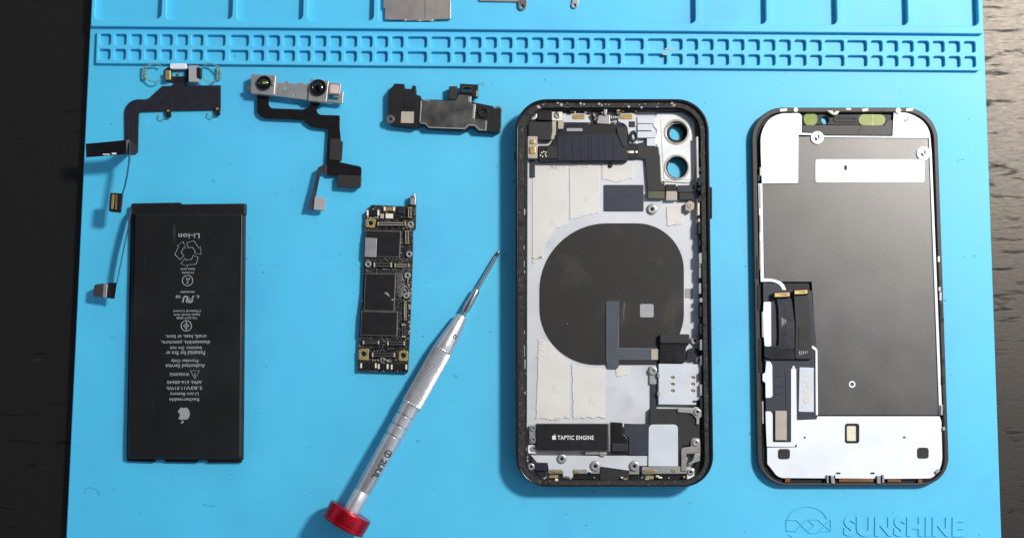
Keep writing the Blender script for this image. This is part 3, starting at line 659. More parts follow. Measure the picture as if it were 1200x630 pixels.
# residue of the battery glue strips
def ragged(pts, amp=1.4, step=3.0, seed=0):
    rr = random.Random(seed); out = []
    for i, p in enumerate(pts):
        a = Vector(p[:2]); b = Vector(pts[(i+1) % len(pts)][:2]); n = max(1, int((b-a).length/step))
        wob = p[2] if len(p) > 2 else 0
        for k in range(n):
            v = a.lerp(b, k/n); out.append((v.x+rr.uniform(-1, 1)*amp*wob, v.y+rr.uniform(-1, 1)*amp*wob))
    return out
for i, pts in enumerate(([(624, 192, .3), (640, 192, .6), (644, 196, .6), (664, 193, 0), (664.5, 262, .8), (650, 268, .8), (640, 285, .8), (630, 305, 1), (624, 310, 0)],
                         [(667.4, 196, .9), (690, 192, .9), (702.6, 193, 0), (702.8, 249, .4), (690, 251, .6), (668, 257, 0)],
                         [(705.6, 192, 0), (742, 192, 0), (742, 208, .8), (722, 213, .6), (705.6, 210, 0)],
                         [(631, 397, .8), (645, 402, .4), (656, 416, .3), (666, 424, 0), (666.4, 489, .9), (628, 491, .6), (630, 440, .4)],
                         [(670, 427, .3), (690, 431, .2), (709, 431, 0), (708.6, 487, 1), (672, 491, .4)],
                         [(722, 429, .5), (738, 429, .3), (736, 438, .6), (728, 441, .5), (722, 440, .3)],
                         [(781, 242, .4), (800, 240, .3), (800, 262, .6), (782, 264, .3)])):
    plate('glue_residue', ragged(pts, 1.5, 2.5, i), 2.9, 3.16+.02*i, GLUE, bp_, bev=.06)
rg = []
for i in range(46):      # curled shreds along the torn edges
    x, y = random.choice([(random.uniform(630, 666), 490), (random.uniform(672, 708), 488), (random.uniform(630, 637), random.uniform(398, 418)), (random.uniform(642, 664), 196), (random.uniform(670, 700), 194), (random.uniform(624, 634), random.uniform(300, 309))])
    a_, b_ = random.uniform(1, 3.4), random.uniform(.5, 1.1)
    rg.append(pl(ragged(circ(x, y+random.uniform(-1.5, 1.5), a_, 8, b_), .35, 1, i), 3.0, 3.35, bev=.1))
o = join('glue_crumbs', rg, GLUEL, bp_); o['kind'] = 'stuff'
# charging pad and its flex
cpd = plate('charging_pad', [(633, 261.5, 78), (801.5, 261.5, 80), (801.5, 376, 26), (796.8, 391), (775, 391.5), (772, 426.8), (633, 427, 80)], 2.9, 3.5, COIL, ph, bev=.1)
box('pale_square', 750, 356, 766, 371.6, 3.4, 3.62, GREYFOAM, cpd, r=2, bev=.04, label='pale grey square on the dark pad')
cfx = plate('coil_flex', [(710.2, 352.6, 2), (725.4, 352.6, 2), (725.2, 407.6), (772, 408), (772, 421.8), (725.4, 421.6), (725, 431.6, 3), (712, 431.6, 3), (710, 421)], 3.5, 3.85, SLATEL, ph, bev=.1)
box('tan_tag', 763.2, 408.8, 772, 421.2, 3.8, 4.0, TAN, cfx, bev=.04)
join('crease_marks', [pl([(758, 380), (758.6, 380), (757, 405), (756.4, 405)], 3.45, 3.56, bev=.01), pl([(762.4, 374), (763, 374.4), (761.4, 380), (760.8, 379.6)], 3.45, 3.56, bev=.01), pl([(757, 389.4), (775, 389.6), (775, 390.2), (757, 390)], 3.45, 3.56, bev=.01)], CHAR, cpd)
box('film_square', 802.6, 338, 811.6, 349, 2.9, 3.1, GREYFOAM, bp_, bev=.03)
fb = plate('folded_flex', [(773.2, 391.4), (808.2, 392), (808, 402.4), (804, 407), (804, 416), (802, 425.4), (772.6, 425.2)], 3.2, 4.9, FLEXD, ph, bev=.35, r=1.5)
box('fold_top', 773.4, 391.2, 808, 402, 4.6, 5.6, CHAR, fb, r=1.5, bev=.3)
plate('black_film', [(806, 409), (812, 407), (819, 408.4), (819.6, 418), (812, 424), (804, 422)], 3.2, 4.2, NAVY, ph, bev=.2, r=2)
screw(814, 399, 3.3, 5.0, bp_); screw(819.8, 421.8, 4.2, 4.6, bp_); screw(764, 245.2, 3.3, 5.6, bp_)
ring(814, 399, 2.9, 3.4, 5.6, 3, STEELD, bp_, 'screw_boss'); ring(764, 245.2, 2.9, 3.4, 6.4, 3.4, STEELD, bp_, 'screw_boss')
# SIM reader
sim = plate('card_reader', [(771.8, 425.9), (822.6, 426.6), (823, 470), (818, 470.4), (818, 474.2), (771.6, 473.6)], 3.3, 5.0, PLATE2, ph, bev=.2, r=1,
            holes=[circ(x, y, 2.5, 14, 1.7) for x in (788.1, 811.9) for y in (442.1, 449.9, 457.7)])
for x in (788.1, 811.9):
    for y in (442.1, 449.9, 457.7): plate('contact_spring', rect(x-2.6, y-1.4, x+1.4, y+2.0), 3.9, 4.6, BRASS, sim, bev=.15, r=.8)
plate('reader_side', [(822.4, 434), (826.6, 436), (827.8, 455), (826, 466), (823, 467)], 3.2, 5.4, NAVY, ph, bev=.3, r=2)
join('reader_latch', [pl(rect(812, 469, 820, 471), 4.9, 5.3, .5), pl(rect(816.5, 471, 818.4, 477), 4.6, 5.3, .4)], BLACK, sim)
box('screw_tab', 761.2, 428.5, 769.4, 450, 3.0, 3.9, STEEL, bp_, r=1.5); screw(765, 434.3, 3.9, 4.9, bp_); 
box('slate_strip', 762.8, 449.6, 769.6, 481, 3.0, 3.7, SLATE, ph, r=.5)
join('reader_hook', [pl(rect(770.4, y, 773.4, y+6), 4.2, 5.1, 1) for y in (436, 458)], STEEL, sim)
# lower speaker and plates
sp = plate('loudspeaker', [(761.4, 478.4), (795, 478.6), (795.6, 484), (817, 485), (821, 492), (820.6, 521), (799, 522), (798, 548), (760.4, 548), (760.4, 533.4), (735.6, 533), (735.4, 496.6), (761.2, 496.4)], 3.0, 5.2, CHAR, ph, bev=.3, r=1.2)
plate('slate_panel', [(731.4, 495.8), (760.6, 496.8), (760.4, 533), (737, 533), (737, 513), (734, 509.6), (731.4, 509)], 5.1, 5.5, SLATE, sp, bev=.1, r=.6)
plate('bright_panel', [(760.2, 497, 5), (794.4, 497, 5), (794.6, 546), (759.8, 546)], 5.1, 5.7, PLATE2, sp, bev=.12)
lp = plate('lower_plate', [(621.6, 533), (640, 533.4), (700, 533.6), (761, 533.2), (761, 545.4), (743, 545.6), (736.5, 551), (704, 546.4), (697, 553), (672, 553), (671, 560, 2), (660, 560, 2), (659, 552), (643, 552), (641.6, 542), (629, 541.6)], 3.2, 5.0, PLATE, ph, bev=.15, r=.6)
box('grey_panel', 703.4, 546.6, 737, 563, 2.9, 4.6, CHAR, ph, r=.8)
plate('pin_bracket', [(752, 546.6), (799.6, 546.2), (805, 549), (805, 554.6), (752.6, 554.6)], 3.4, 5.5, STEEL, ph, bev=.15, r=1.5)
join('spring_pin', [pl([(754.4, 550), (762, 549.4), (767.6, 550), (770, 551.4), (767.4, 553), (754.6, 552.6)], 5.4, 5.8, .8), pl([(787.4, 549.6), (792, 549), (793, 551), (792, 553), (787.4, 552.4)], 5.4, 5.8, .8)], BRASS, ph)
join('spring_pin', [pl([(644.4, 551.6), (650, 550.6), (659.4, 550.6), (659.6, 553.2), (650, 553.2)], 5.0, 5.4, .8), pl([(671.8, 550.6), (679, 550.6), (679, 553.4), (671.8, 553)], 5.0, 5.4, .8)], GOLD, ph)
join('pin_plate', [pl([(642.6, 549.6), (660.4, 549.4), (660.4, 554.4), (642.8, 554.2)], 4.6, 5.1, 1.2), pl([(671, 549.4), (688.6, 549.4), (688.6, 554.4), (671, 554.4)], 4.6, 5.1, 1.2)], STEEL, ph)
join('gold_contact', [pl(rect(643.4, 556.4, 653.6, 559.6), 3.4, 4.8, .8), pl(rect(756, 557.6, 766, 561), 3.4, 4.8, .8), pl(rect(676, 557, 682, 560), 3.4, 4.4, .8)], GOLD, ph)
join('corner_foam', [pl([(622.6, 537), (628, 541.8), (641.4, 541.8), (641.4, 551.4), (627, 551.6), (622.6, 545)], 3, 5.4, 1, .2), pl([(627, 552), (641, 552), (641, 558), (632, 558.6)], 3, 4.7, 1, .2)], NAVY, ph)
join('dark_block', [pl(rect(673, 555, 689, 561), 3, 4.5, .6), pl([(689.4, 553), (700, 553), (702, 562), (690, 562)], 3, 4.0, .6), pl([(739, 553), (752, 553), (752, 562), (739, 562)], 3, 4.0, .6), pl(rect(767, 556, 803, 562), 3, 4.2, .8)], BLACK, ph)
for x, y, r_ in ((658.3, 537.2, 5), (697.4, 545.8, 5.4), (743.2, 545.8, 5.4)):
    b = ring(x, y, 4.6, 5.3, r_+.8, r_*.6, STEELD, lp, 'screw_boss'); screw(x, y, 5.1, r_, lp)
box('boss_tab', 691.6, 548, 702.6, 554.6, 3.6, 4.9, STEEL, lp, r=1); box('boss_tab', 737, 548.4, 749, 555.4, 3.6, 4.9, STEEL, lp, r=1)
screw(622.2, 546.4, 5.2, 4.0, ph)
# vibration motor
te = plate('vibration_motor', [(628.8, 496), (713.4, 496), (713, 528.4), (629.4, 528)], 3.1, 6.2, STEELD, ph, bev=.25, r=1)
box('black_label', 629, 496.4, 712.4, 527.4, 6.1, 6.35, CHIP, te, r=1, bev=.06)
join('printed_text', [text_mesh('TAPTIC ENGINE', 674.6, 512.3, 42.6, 4.9, 6.42, 0, .1, .016)] + apple(649.4, 511.4, 7.0, 6.42), PRINTW, te)
mb = box('mount_bracket', 620, 497.6, 628.8, 519.4, 3.4, 5.5, STEEL, ph, r=2.5, bev=.2); screw(624.8, 501.6, 5.5, 3.0, mb); screw(624.8, 514.8, 5.5, 3.0, mb)
box('mount_bracket', 618.6, 521, 628.6, 531, 3.4, 5.0, WHITEM, ph, r=2); screw(624.8, 525.4, 5.0, 3.0, ph)
join('motor_edge', [pl(rect(686, 528.6, 711, 532), 3.4, 5.4, .5), pl([(703, 528.6), (711, 531), (708, 535), (702, 533)], 4.8, 5.7, 1), pl(rect(713.4, 496, 715.4, 529), 3.4, 5.6, .5)], STEEL, ph)
mf = plate('motor_flex', [(715.6, 494.2, 1), (729.6, 495, 1), (729.8, 508, 1), (733, 510, 1), (736, 514), (736, 531.8), (716, 531.4)], 3.6, 6.0, FLEXD, ph, bev=.25, r=1)
plate('flex_fold', [(717, 519), (735.6, 519.4), (735.4, 528.6), (716.8, 528.4)], 5.9, 6.5, CHAR, mf, bev=.2, r=1)
# right side brackets
rb = plate('side_bracket', [(794.2, 477.6), (812, 477.8), (814, 476, 2), (822, 478, 3), (823.4, 487, 2), (819.6, 490), (819.4, 497), (816, 497), (816, 490), (810.6, 484, 2), (794.2, 482.8)], 4.6, 6.0, STEEL, ph, bev=.2, r=1)
screw(817, 482.4, 6.0, 4.0, rb)
rl = plate('lower_bracket', [(809.4, 517, 4), (811, 512.6, 4), (820.6, 512.8, 3), (821, 531), (804.4, 531.4), (804.4, 552), (798.2, 552), (798.2, 526, 2), (800, 524, 2), (809.6, 523)], 5.0, 6.0, SHIELD, ph, bev=.2, r=1)
screw(815.4, 518.4, 6.0, 4.2, rl)
plate('bent_tongue', [(814, 531), (820.8, 531), (820, 540), (813, 542), (808, 546), (806.6, 543), (812, 538.6)], 4.6, 6.2, STEEL, rl, bev=.25, r=1.2)
fo = plate('foot_bracket', [(805.4, 548.4), (813.8, 548.2), (813.6, 562), (805, 561.6)], 4.4, 5.6, WHITEM, ph, bev=.2, r=1); screw(809.2, 552.6, 5.6, 3.8, fo)
plate('corner_foil', [(814, 556), (826, 545), (826.6, 549), (815.6, 561)], 3.4, 5.6, SLATE, ph, bev=.3, r=2)
join('corner_block', [pl([(814.6, 541), (822, 541), (825, 546), (820, 551), (814.6, 548)], 3, 5, 1), pl([(822, 514), (826.6, 514), (827.6, 545), (823, 545)], 3, 5.6, 1), pl([(825, 478), (829, 480), (829.6, 512), (826, 512)], 3, 5.6, 1)], BLACK, ph)
# top edge modules
join('corner_block', [pl([(629.8, 127.4), (647, 127.6), (647, 141), (629.8, 141)], 3, 5.6, .6, .2)], BLACK, ph)
tl = plate('corner_tab', [(618, 138), (621, 132, 3), (629.6, 130), (629.4, 138), (625, 140.4)], 3.2, 5.4, WHITEM, ph, bev=.2, r=1.5); screw(624.6, 135.4, 5.4, 3.6, tl)
box('antenna_block', 619, 142.6, 646.4, 164, 3, 5.8, CHAR, ph, r=1.5, bev=.25)
st = box('screw_tab', 646.8, 131, 659.2, 141.4, 3.4, 5.7, CREAM, ph, r=1, bev=.2); screw(653.2, 135.4, 5.7, 3.8, st)
join('spring_arm', [pl([(646.8, 142), (651.6, 142), (651.4, 155), (648.6, 163.4), (645.4, 163.4), (647, 154)], 4.6, 5.9, .8, .2), pl(rect(654, 141.6, 660.2, 151), 4.4, 5.7, .6)], TAN, ph)
wp = plate('grille_plate', [(659.4, 133), (686, 133, 3), (688, 136, 2), (692.4, 143.6), (659.4, 143.4)], 3.2, 4.6, PLATE, ph, bev=.15, r=1)
plate('gold_grille', [(670.6, 134.2), (685.4, 134), (685.2, 139.8), (670.6, 139.8)], 4.5, 4.8, BRASS, wp, bev=.1, r=2.2)
jk = plate('microphone_block', [(693, 133), (700, 131.6), (701.4, 143), (696, 143.4)], 3.2, 5.0, BLACK, ph, bev=.2, r=1.5)
join('solder_dot', [pl(circ(697+random.uniform(-3, 3), 137+random.uniform(-4, 5), random.uniform(.5, 1.1), 8), 4.9, 5.3) for k in range(9)], STEEL, jk)
join('post_bracket', [pl([(701.6, 135), (714.8, 134.4), (714.8, 145.6), (699, 144.8)], 3.4, 5.4, .8, .2), pl([(707.2, 127.4), (711.6, 127.4), (710.8, 135), (708, 135)], 4.4, 6.2, 1, .2)], STEEL, ph)
join('connector_row', [pl(rect(715.6+2.2*k, 136, 717+2.2*k, 139), 3.6, 4.8) for k in range(4)] + [pl(rect(718.4, 141, 722.4, 144), 3.6, 4.8)], STEEL, ph)
gp = plate('grille_plate', [(725, 133, 1), (743, 132.6, 3), (746, 137), (746, 168), (737.6, 168), (734.6, 146, 5), (724.4, 142.6)], 3.2, 4.5, PLATE, ph, bev=.15, r=1)
plate('gold_grille', [(726.2, 133.6), (741.6, 133.6), (741.4, 139.6), (726.2, 139.4)], 4.4, 4.8, BRASS, gp, bev=.1, r=2.2)
box('grey_pad', 737, 142.2, 744.2, 149, 4.4, 4.7, CHAR, gp, r=.8)
plate('rubber_boot', circ(742.4, 159.6, 4.6, 20, 7), 4.4, 5.2, NAVY, gp, holes=[circ(743, 160, 2, 16, 3.6)], bev=.15)
for x0, y0, x1, y1, zz in ((746.8, 136, 765.2, 144.6, 5.0), (747, 145.4, 764.6, 152.8, 5.2), (747, 154, 768.4, 161.4, 5.0), (758, 162, 768.4, 171, 4.9)):
    box('shield_plate', x0, y0, x1, y1, 3.2, zz, PLATE2, ph, r=.6, bev=.12)
# receiver slab
rs = plate('receiver_slab', [(653, 158, 8), (661, 145.6, 3), (722, 145.6), (733, 147, 4), (735, 152), (735.4, 189.6), (632, 190), (630.4, 184), (630.4, 170.6), (644, 170.6, 4), (650, 165, 4)], 3.1, 5.4, BLACK, ph, bev=.3, r=1.5)
plate('ribbed_cover', [(656, 158, 4), (722, 157.6, 2), (732.6, 160), (733, 188), (653.4, 188.4), (653, 162)], 5.3, 5.7, NAVY, rs, bev=.12, r=1)
join('cover_rib', [pl(rect(x, 160, x+.8, 187), 5.6, 5.85, bev=.05) for x in (661, 671, 681, 690, 693, 702, 709, 719)], NAVY, rs)
plate('soft_patch', [(640.6, 171.6), (652.8, 171.4), (653, 185.4), (641, 185.6)], 5.3, 5.8, CHAR, rs, bev=.1, r=.6)
box('white_slot', 664, 150.2, 682.6, 153.8, 5.3, 5.6, GREYFOAM, rs, r=.6)
join('solder_dot', [pl(rect(x, y, x+1.6, y+1.6), 5.3, 5.7, .3) for x, y in ((634, 178), (636.4, 177), (639, 177.6), (638.4, 180.4), (639.4, 182.4), (635, 182.6), (632.6, 181))], CREAM, rs)
plate('receiver_arm', [(722, 148), (733, 150), (734.6, 172), (730, 172), (724, 158)], 5.3, 6.0, CHAR, rs, bev=.15, r=2)
lk = box('clip_bracket', 618.2, 159.6, 629.8, 185.4, 3.2, 5.9, TAN, ph, r=1, bev=.2)
join('clip_contact', [pl(rect(621.4, 163.4, 627, 168.4), 5.8, 6.3, 1.4, .15), pl(rect(620.6, 171.4, 627.4, 179.6), 5.8, 6.4, 1.4, .15)], GOLD, lk)
box('slate_strip', 621, 185.6, 627, 208, 3.0, 3.4, SLATE, ph, r=.5)
box('slate_label', 707.6, 216.6, 754.2, 247.4, 2.95, 3.3, SLATE, ph, r=1, bev=.05)
# rear camera bracket
cb = plate('camera_bracket', [(764.8, 137), (768.6, 136), (769.4, 131.8), (801, 131.4, 2), (803, 134), (811, 135.6, 5), (814.8, 142, 3), (815.6, 186), (814.2, 211, 4), (806, 214.6), (779.6, 213), (777, 216.6, 2), (774.2, 215, 2), (772.6, 182), (769.4, 178), (769.6, 170), (767, 168), (769.4, 152), (765.2, 148)], 2.3, 3.45, PLATE3, ph, holes=[circ(793, 154.6, 12.6, 32), circ(793.2, 196, 12.8, 32)], bev=.35, r=1)
plate('bracket_step', [(774, 140, 3), (808, 140, 5), (810.6, 146, 3), (811, 210.6, 3), (778, 211, 3), (776, 180)], 3.3, 3.6, PLATE3, cb, holes=[circ(793, 154.6, 13.5, 32), circ(793.2, 196, 13.6, 32)], bev=.3)
for x, y, ro, ri in ((793, 154.6, 15.2, 12.7), (793.2, 196, 15.2, 12.9)): ring(x, y, 3.4, 3.75, ro, ri, RIM, cb, 'lens_rim')
for x, y, ri in ((792.4, 156.4, 7.8), (793.4, 197, 11.2)):
    ring(x, y, .85, 1.2, 13.2, ri, BLACK, cb, 'lens_seat'); ring(x, y, 1.15, 3.3, 13.4, 12.5, BLACK, cb, 'lens_tube')
screw(777.2, 214, 3.45, 2.0, cb, STEELD)
fx = plate('camera_flex', [(747, 168), (757, 166), (764, 171, 1), (771.8, 172), (772.6, 182), (774, 196), (774, 214), (779.4, 216), (779, 223.6), (759, 224), (757, 195), (756.4, 186), (747, 185)], 3.1, 4.4, CHAR, ph, bev=.15, r=1.2)
join('gold_dot', [pl(circ(734.4, 178, 1.6, 10), 4.2, 4.9), pl(circ(746, 178, 1.6, 10), 4.2, 4.9), pl(rect(736.6, 176.6, 743, 179.6), 4.2, 4.8, .8)], CREAM, fx)
box('black_tape', 733.6, 168.4, 747.6, 186, 3.2, 4.3, BLACK, ph, r=1)
oc = box('olive_connector', 759, 223.8, 778.8, 232.8, 3.2, 5.0, OLIVED, ph, r=1, bev=.25)
box('tan_connector', 780.4, 223.8, 793.4, 234.8, 3.2, 4.9, TAN, ph, r=1.2, bev=.25)
box('brown_connector', 795.8, 225.4, 813.2, 234.4, 3.2, 4.8, CHAR, ph, r=1.2, bev=.25)
box('black_tape', 780, 216, 792.4, 223.6, 3.2, 4.6, BLACK, ph, r=.8); box('grey_tape', 794, 217, 814, 225, 3.2, 4.4, SLATE, ph, r=.8)
dn = plate('corroded_nut', ragged([(803.4, 238, .7), (809, 234.6, .7), (813.4, 238, .7), (813.4, 244, .7), (808.6, 248.4, .7), (802.6, 246, .7)], 1, 2, 3), 3.1, 5.4, TAN, ph, bev=.4)
ring(808.6, 241, 5.2, 5.7, 2.6, 1.1, TAN, dn, 'nut_hole')
for k in range(26):      # clips, pads and solder glints modelled as bits along the top and bottom edges
    top_ = k % 2 == 0
    x = random.uniform(628, 768) if top_ else random.uniform(630, 812); y = random.uniform(127.5, 132) if top_ else random.uniform(556.5, 562)
    w_, h_ = random.uniform(1.2, 5), random.uniform(1, 2.6)
    box('edge_clip_glint', x, y, x+w_, y+h_, 3.0, random.uniform(4.6, 6.6), random.choice([STEEL, BLACK, STEELD, BRASS, CREAM]), ph, r=.5)
for x, y, w_, h_ in ((819, 196, 3, 5), (818.6, 204, 4, 4), (820.4, 178, 2, 8), (817.6, 232, 2.4, 20), (818.4, 256, 2, 9), (820, 300, 2, 12)): box('edge_clip_glint', x, y, x+w_, y+h_, 3.0, 6.4, CREAM, ph, r=.8)  # white glints on the right side painted as cream bits among the clips
plate('black_blob', ragged(circ(715.4, 194, 2.6, 9), .5, 1, 5), 3.0, 3.8, BLACK, ph, bev=.2)
join('top_debris', [pl(ragged(circ(random.uniform(630, 800), random.uniform(120, 126), random.uniform(.6, 2.0), 7), .5, 1, k), 7.2, 7.3+random.random()*.4, bev=.1) for k in range(24)], TAN, ph)

# ================================================================== DISPLAY
ds = thing('phone_display', 'detached phone screen lying face down, its grey metal back framed by white tape', 'screen', 996, 345)
def dout(i): return [(880.5+i, 126+i, 37-i*.8), (1098-i*.9, 126+i, 37-i*.8), (1113-i*.9, 568.5-i*.5, 34-i*.8), (888+i, 568.5-i*.5, 34-i*.8)]
NH = circ(967, 140.8, 4.6, 20); NH6 = circ(967, 140.8, 6.4, 20)
plate('front_glass', dout(.5), .05, .8, GLASSB, ds, bev=.2, holes=[NH6])
plate('rail', dout(0), .7, 2.9, RAIL, ds, holes=[rnd(dout(5.6), 0, 10)], bev=.35)
plate('dark_gap', dout(6), .5, .95, BLACK, ds, bev=.05, holes=[NH6])
plate('metal_back', [(892.5, 160, 4), (1088, 160), (1101.4, 486), (957, 486), (956, 404), (951, 330), (895.6, 330)], 1.2, 2.0, LCD, ds, bev=.08)
tw = 2.45
plate('white_tape', [(891.2, 152, 18), (907, 133, 16), (937, 132.6, 3), (939.8, 136), (939.6, 155.6), (962, 156.4), (967, 159), (1046, 159.6), (1047.4, 131, 2), (1066, 132, 18), (1089, 146, 20), (1092, 180), (1104.2, 486), (1100.8, 486), (1088.6, 161.8), (966, 161), (961.4, 158.6), (935.8, 158), (935.4, 214.6, 2), (892.8, 215), (891.4, 178)], 1.9, tw, WHITEM, ds, bev=.06, r=.6)
plate('white_tape', [(888.6, 215), (893.4, 215), (895.2, 326), (907, 326.4, 6), (918, 331, 6), (921.4, 339.6), (916.8, 339.6), (914, 333.6, 4), (906, 329.8, 4), (891.4, 330)], 1.9, tw-.05, WHITEM, ds, bev=.06)
for x, y, r_ in ((957.9, 161.2, 7.6), (1082.4, 179.6, 8)):
    t = plate('tape_tab', circ(x, y, r_, 28), 2.0, tw+.02, WHITEM, ds, bev=.05)
    join('torn_hole', [pl([(x-3, y-1), (x-.2, y+.8), (x+.4, y+3.4), (x-2.4, y+2.8)], tw, tw+.16, .3, .01), pl([(x+.8, y-3.2), (x+2.4, y-3.8), (x+2.4, y+1.4), (x+1.2, y+.8)], tw, tw+.16, .2, .01)], CHAR, t)
join('torn_hole', [pl([(1060, 139.6), (1062, 142), (1061.6, 143), (1059.6, 141)], tw-.05, tw+.1, .3, .01), pl([(1063.4, 138), (1064.4, 137.4), (1064.6, 142.4), (1063.8, 142.2)], tw-.05, tw+.1, .2, .01)], CHAR, ds)
wl = box('white_label', 955.6, 186.6, 1083.6, 213.8, 1.95, 2.2, WHITEM, ds, r=3, bev=.04)
join('label_slit', [pl(circ(991, 196.4, 1.9, 12, 3.2), 2.15, 2.28, bev=.01)], CHAR, wl)
# notch
plate('sensor_notch', [(940, 132), (1046, 132), (1046, 139), (1038, 147, 3), (941, 146)], .9, 1.3, BLACK, ds, bev=.1, r=1, holes=[NH])
plate('notch_plate', [(940.4, 146.6), (1036, 147), (1040, 141), (1046.6, 140.6), (1046.4, 158.6), (967, 158.2), (962, 155.6), (940.4, 155)], 1.2, 2.0, RAIL, ds, bev=.08, r=.8)
plate('olive_window', circ(949.8, 139.8, 8.2, 28), 1.2, 1.6, OLIVE, ds, bev=.08)
ow = plate('olive_window', [(1006, 133.8), (1037.8, 134.2), (1037.6, 147.2), (1006, 147)], 1.2, 1.6, OLIVE, ds, bev=.08, r=6.6)
join('window_seam', [pl([(1020.6, 134.2), (1024.4, 134.2), (1023, 140.5), (1024.4, 147), (1020.6, 147), (1022, 140.5)], 1.55, 1.68, .3, .01)], SEAM, ow)
ring(967, 140.8, 1.2, 1.4, 5.8, 4.6, BLACK, ds, 'hole_rim')
plate('receiver_mesh', [(976.8, 136.8), (1004.8, 137), (1004.8, 143), (976.8, 143)], 1.2, 1.6, CHAR, ds, bev=.08, r=2.6, holes=[rnd(rect(979.5, 138.6, 1002, 141.2), 1.2)])
join('top_clip', [pl([(913.6, 127.6), (922.4, 126.8), (922.4, 130.2), (914, 131)], 2.7, 3.3, .6), pl(circ(932.6, 128.6, 2.8, 10), 2.7, 3.2), pl([(968.6, 129.4), (976, 129.8), (977, 132.6), (980, 130), (984, 130.4), (981, 134.4), (976.4, 134.4)], 2.0, 3.2, .4), pl(rect(991.4, 126.6, 997.4, 129), 2.7, 3.2, .4), pl([(1009.6, 127.6), (1017.6, 126.6), (1017.4, 130), (1011, 131)], 2.4, 3.2, .4), pl(circ(1052.8, 129.4, 3.4, 10), 2.2, 3.1), pl([(1061.6, 127.2), (1070.6, 126.6), (1069.6, 130), (1062, 130.6)], 2.7, 3.2, .5)], CREAM, ds)
# left cable bay
plate('cable_bay', [(894, 331), (915, 332), (921, 340), (951, 340), (957, 405), (957, 492), (932, 492), (932, 522), (898.4, 522)], 1.25, 2.1, SLATE, ds, bev=.08, r=1)
plate('white_tape', [(894.8, 353.4), (903.6, 353.4), (903.8, 405.6), (896, 405.6), (894, 380)], 2.0, 2.45, WHITEM, ds, bev=.06, r=1.5)
plate('white_tape', [(898, 423), (902, 423), (905, 427, 2), (905.4, 465.4, 3), (897.2, 466), (897, 448), (893.6, 446), (893.6, 438), (896.8, 436)], 2.0, 2.45, WHITEM, ds, bev=.06, r=1)
plate('white_tape', [(897.2, 481.6), (903, 481.6), (905.4, 485), (905.6, 517.6), (927, 517.8), (927, 431, 2), (933, 431, 2), (934, 519, 3), (931, 523), (898.6, 523), (897.6, 500)], 2.0, 2.45, WHITEM, ds, bev=.06, r=.8)
plate('white_tape', [(951.4, 404.6), (955.8, 406.4, 3), (958, 410), (958.6, 486), (956, 486), (955.6, 411), (951.4, 407.6)], 2.0, 2.45, WHITEM, ds, bev=.05)
nl = plate('number_label', [(937, 430), (953.6, 430.6), (953.8, 482.4), (936, 482)], 2.0, 2.4, PLATE2, ds, bev=.05, r=.8)
join('printed_number', [text_mesh('GX-11', 945, 456, 34, 7, 2.48, R(90), .1, .02)], PRINTT, nl)
box('tan_chip', 908.6, 481, 922, 515.4, 2.1, 3.0, TAN, ds, r=.8, bev=.12)
join('bay_outline', [pl([(908, 440), (920, 440.4), (920, 441), (908, 440.6)], 2.05, 2.2, bev=.01), pl([(908, 452), (920, 452.4), (920, 453), (908, 452.6)], 2.05, 2.2, bev=.01), pl([(920, 432), (920.6, 432), (921.6, 478), (921, 478)], 2.05, 2.2, bev=.01), pl([(909, 461), (916, 461.2), (916, 461.8), (909, 461.6)], 2.05, 2.2, bev=.01)], FLEX, ds)
join('white_speck', [pl(rect(928.6, 428.6, 931.4, 431), 2.0, 2.6, .5)], WHITEM, ds)
fc1 = plate('flex_strap', [(909.6, 346), (924, 346), (928, 352), (931.4, 380), (932, 408), (912, 408), (913, 392), (912, 360)], 3.0, 3.25, FLEX, ds, bev=.06, r=2)
fc2 = plate('flex_strap', [(930.4, 344), (946.6, 344), (949, 362), (951.6, 404), (951.4, 420.4), (932, 420), (932.6, 380)], 3.3, 3.6, CHAR, ds, bev=.06, r=2)
box('brown_stiffener', 935.8, 383, 947.4, 407, 3.55, 3.75, COIL, fc2, r=1, bev=.04)
plate('strap_root', [(895.4, 406), (914, 404.6), (951.6, 404.4), (951.4, 420.6), (905, 420.8), (895.6, 418)], 2.2, 3.2, FLEXD, ds, bev=.15, r=1)
for x0, y0, x1, y1, p_ in ((906.4, 341.2, 926.4, 349, fc1), (929.8, 338.2, 947.4, 345.8, fc2)):
    c = plate('connector_plug', [(x0, y0+1), (x1, y0), (x1, y1-1), (x0, y1)], 3.2, 4.4, BLACK, p_, bev=.2, r=1)
    plate('contact_frame', [(x0+1.2, y0+2), (x1-1, y0+1.2), (x1-1, y1-2), (x0+1.2, y1-1)], 4.3, 4.7, GOLD, p_, bev=.08, r=1, holes=[rect(x0+4.2, y0+3.6, x1-3.8, y1-3.6)])
join('strap_scratch', [pl(rect(916+2*k, 372+k, 917+2*k, 382-2*k), 3.2, 3.3, .2, .01) for k in range(3)] + [pl([(936+2.4*k, 411), (937+2.4*k, 411), (938+2*k, 416-.6*k), (937+2*k, 416-.6*k)], 3.55, 3.65, .2, .01) for k in range(5)], GREYFOAM, ds)
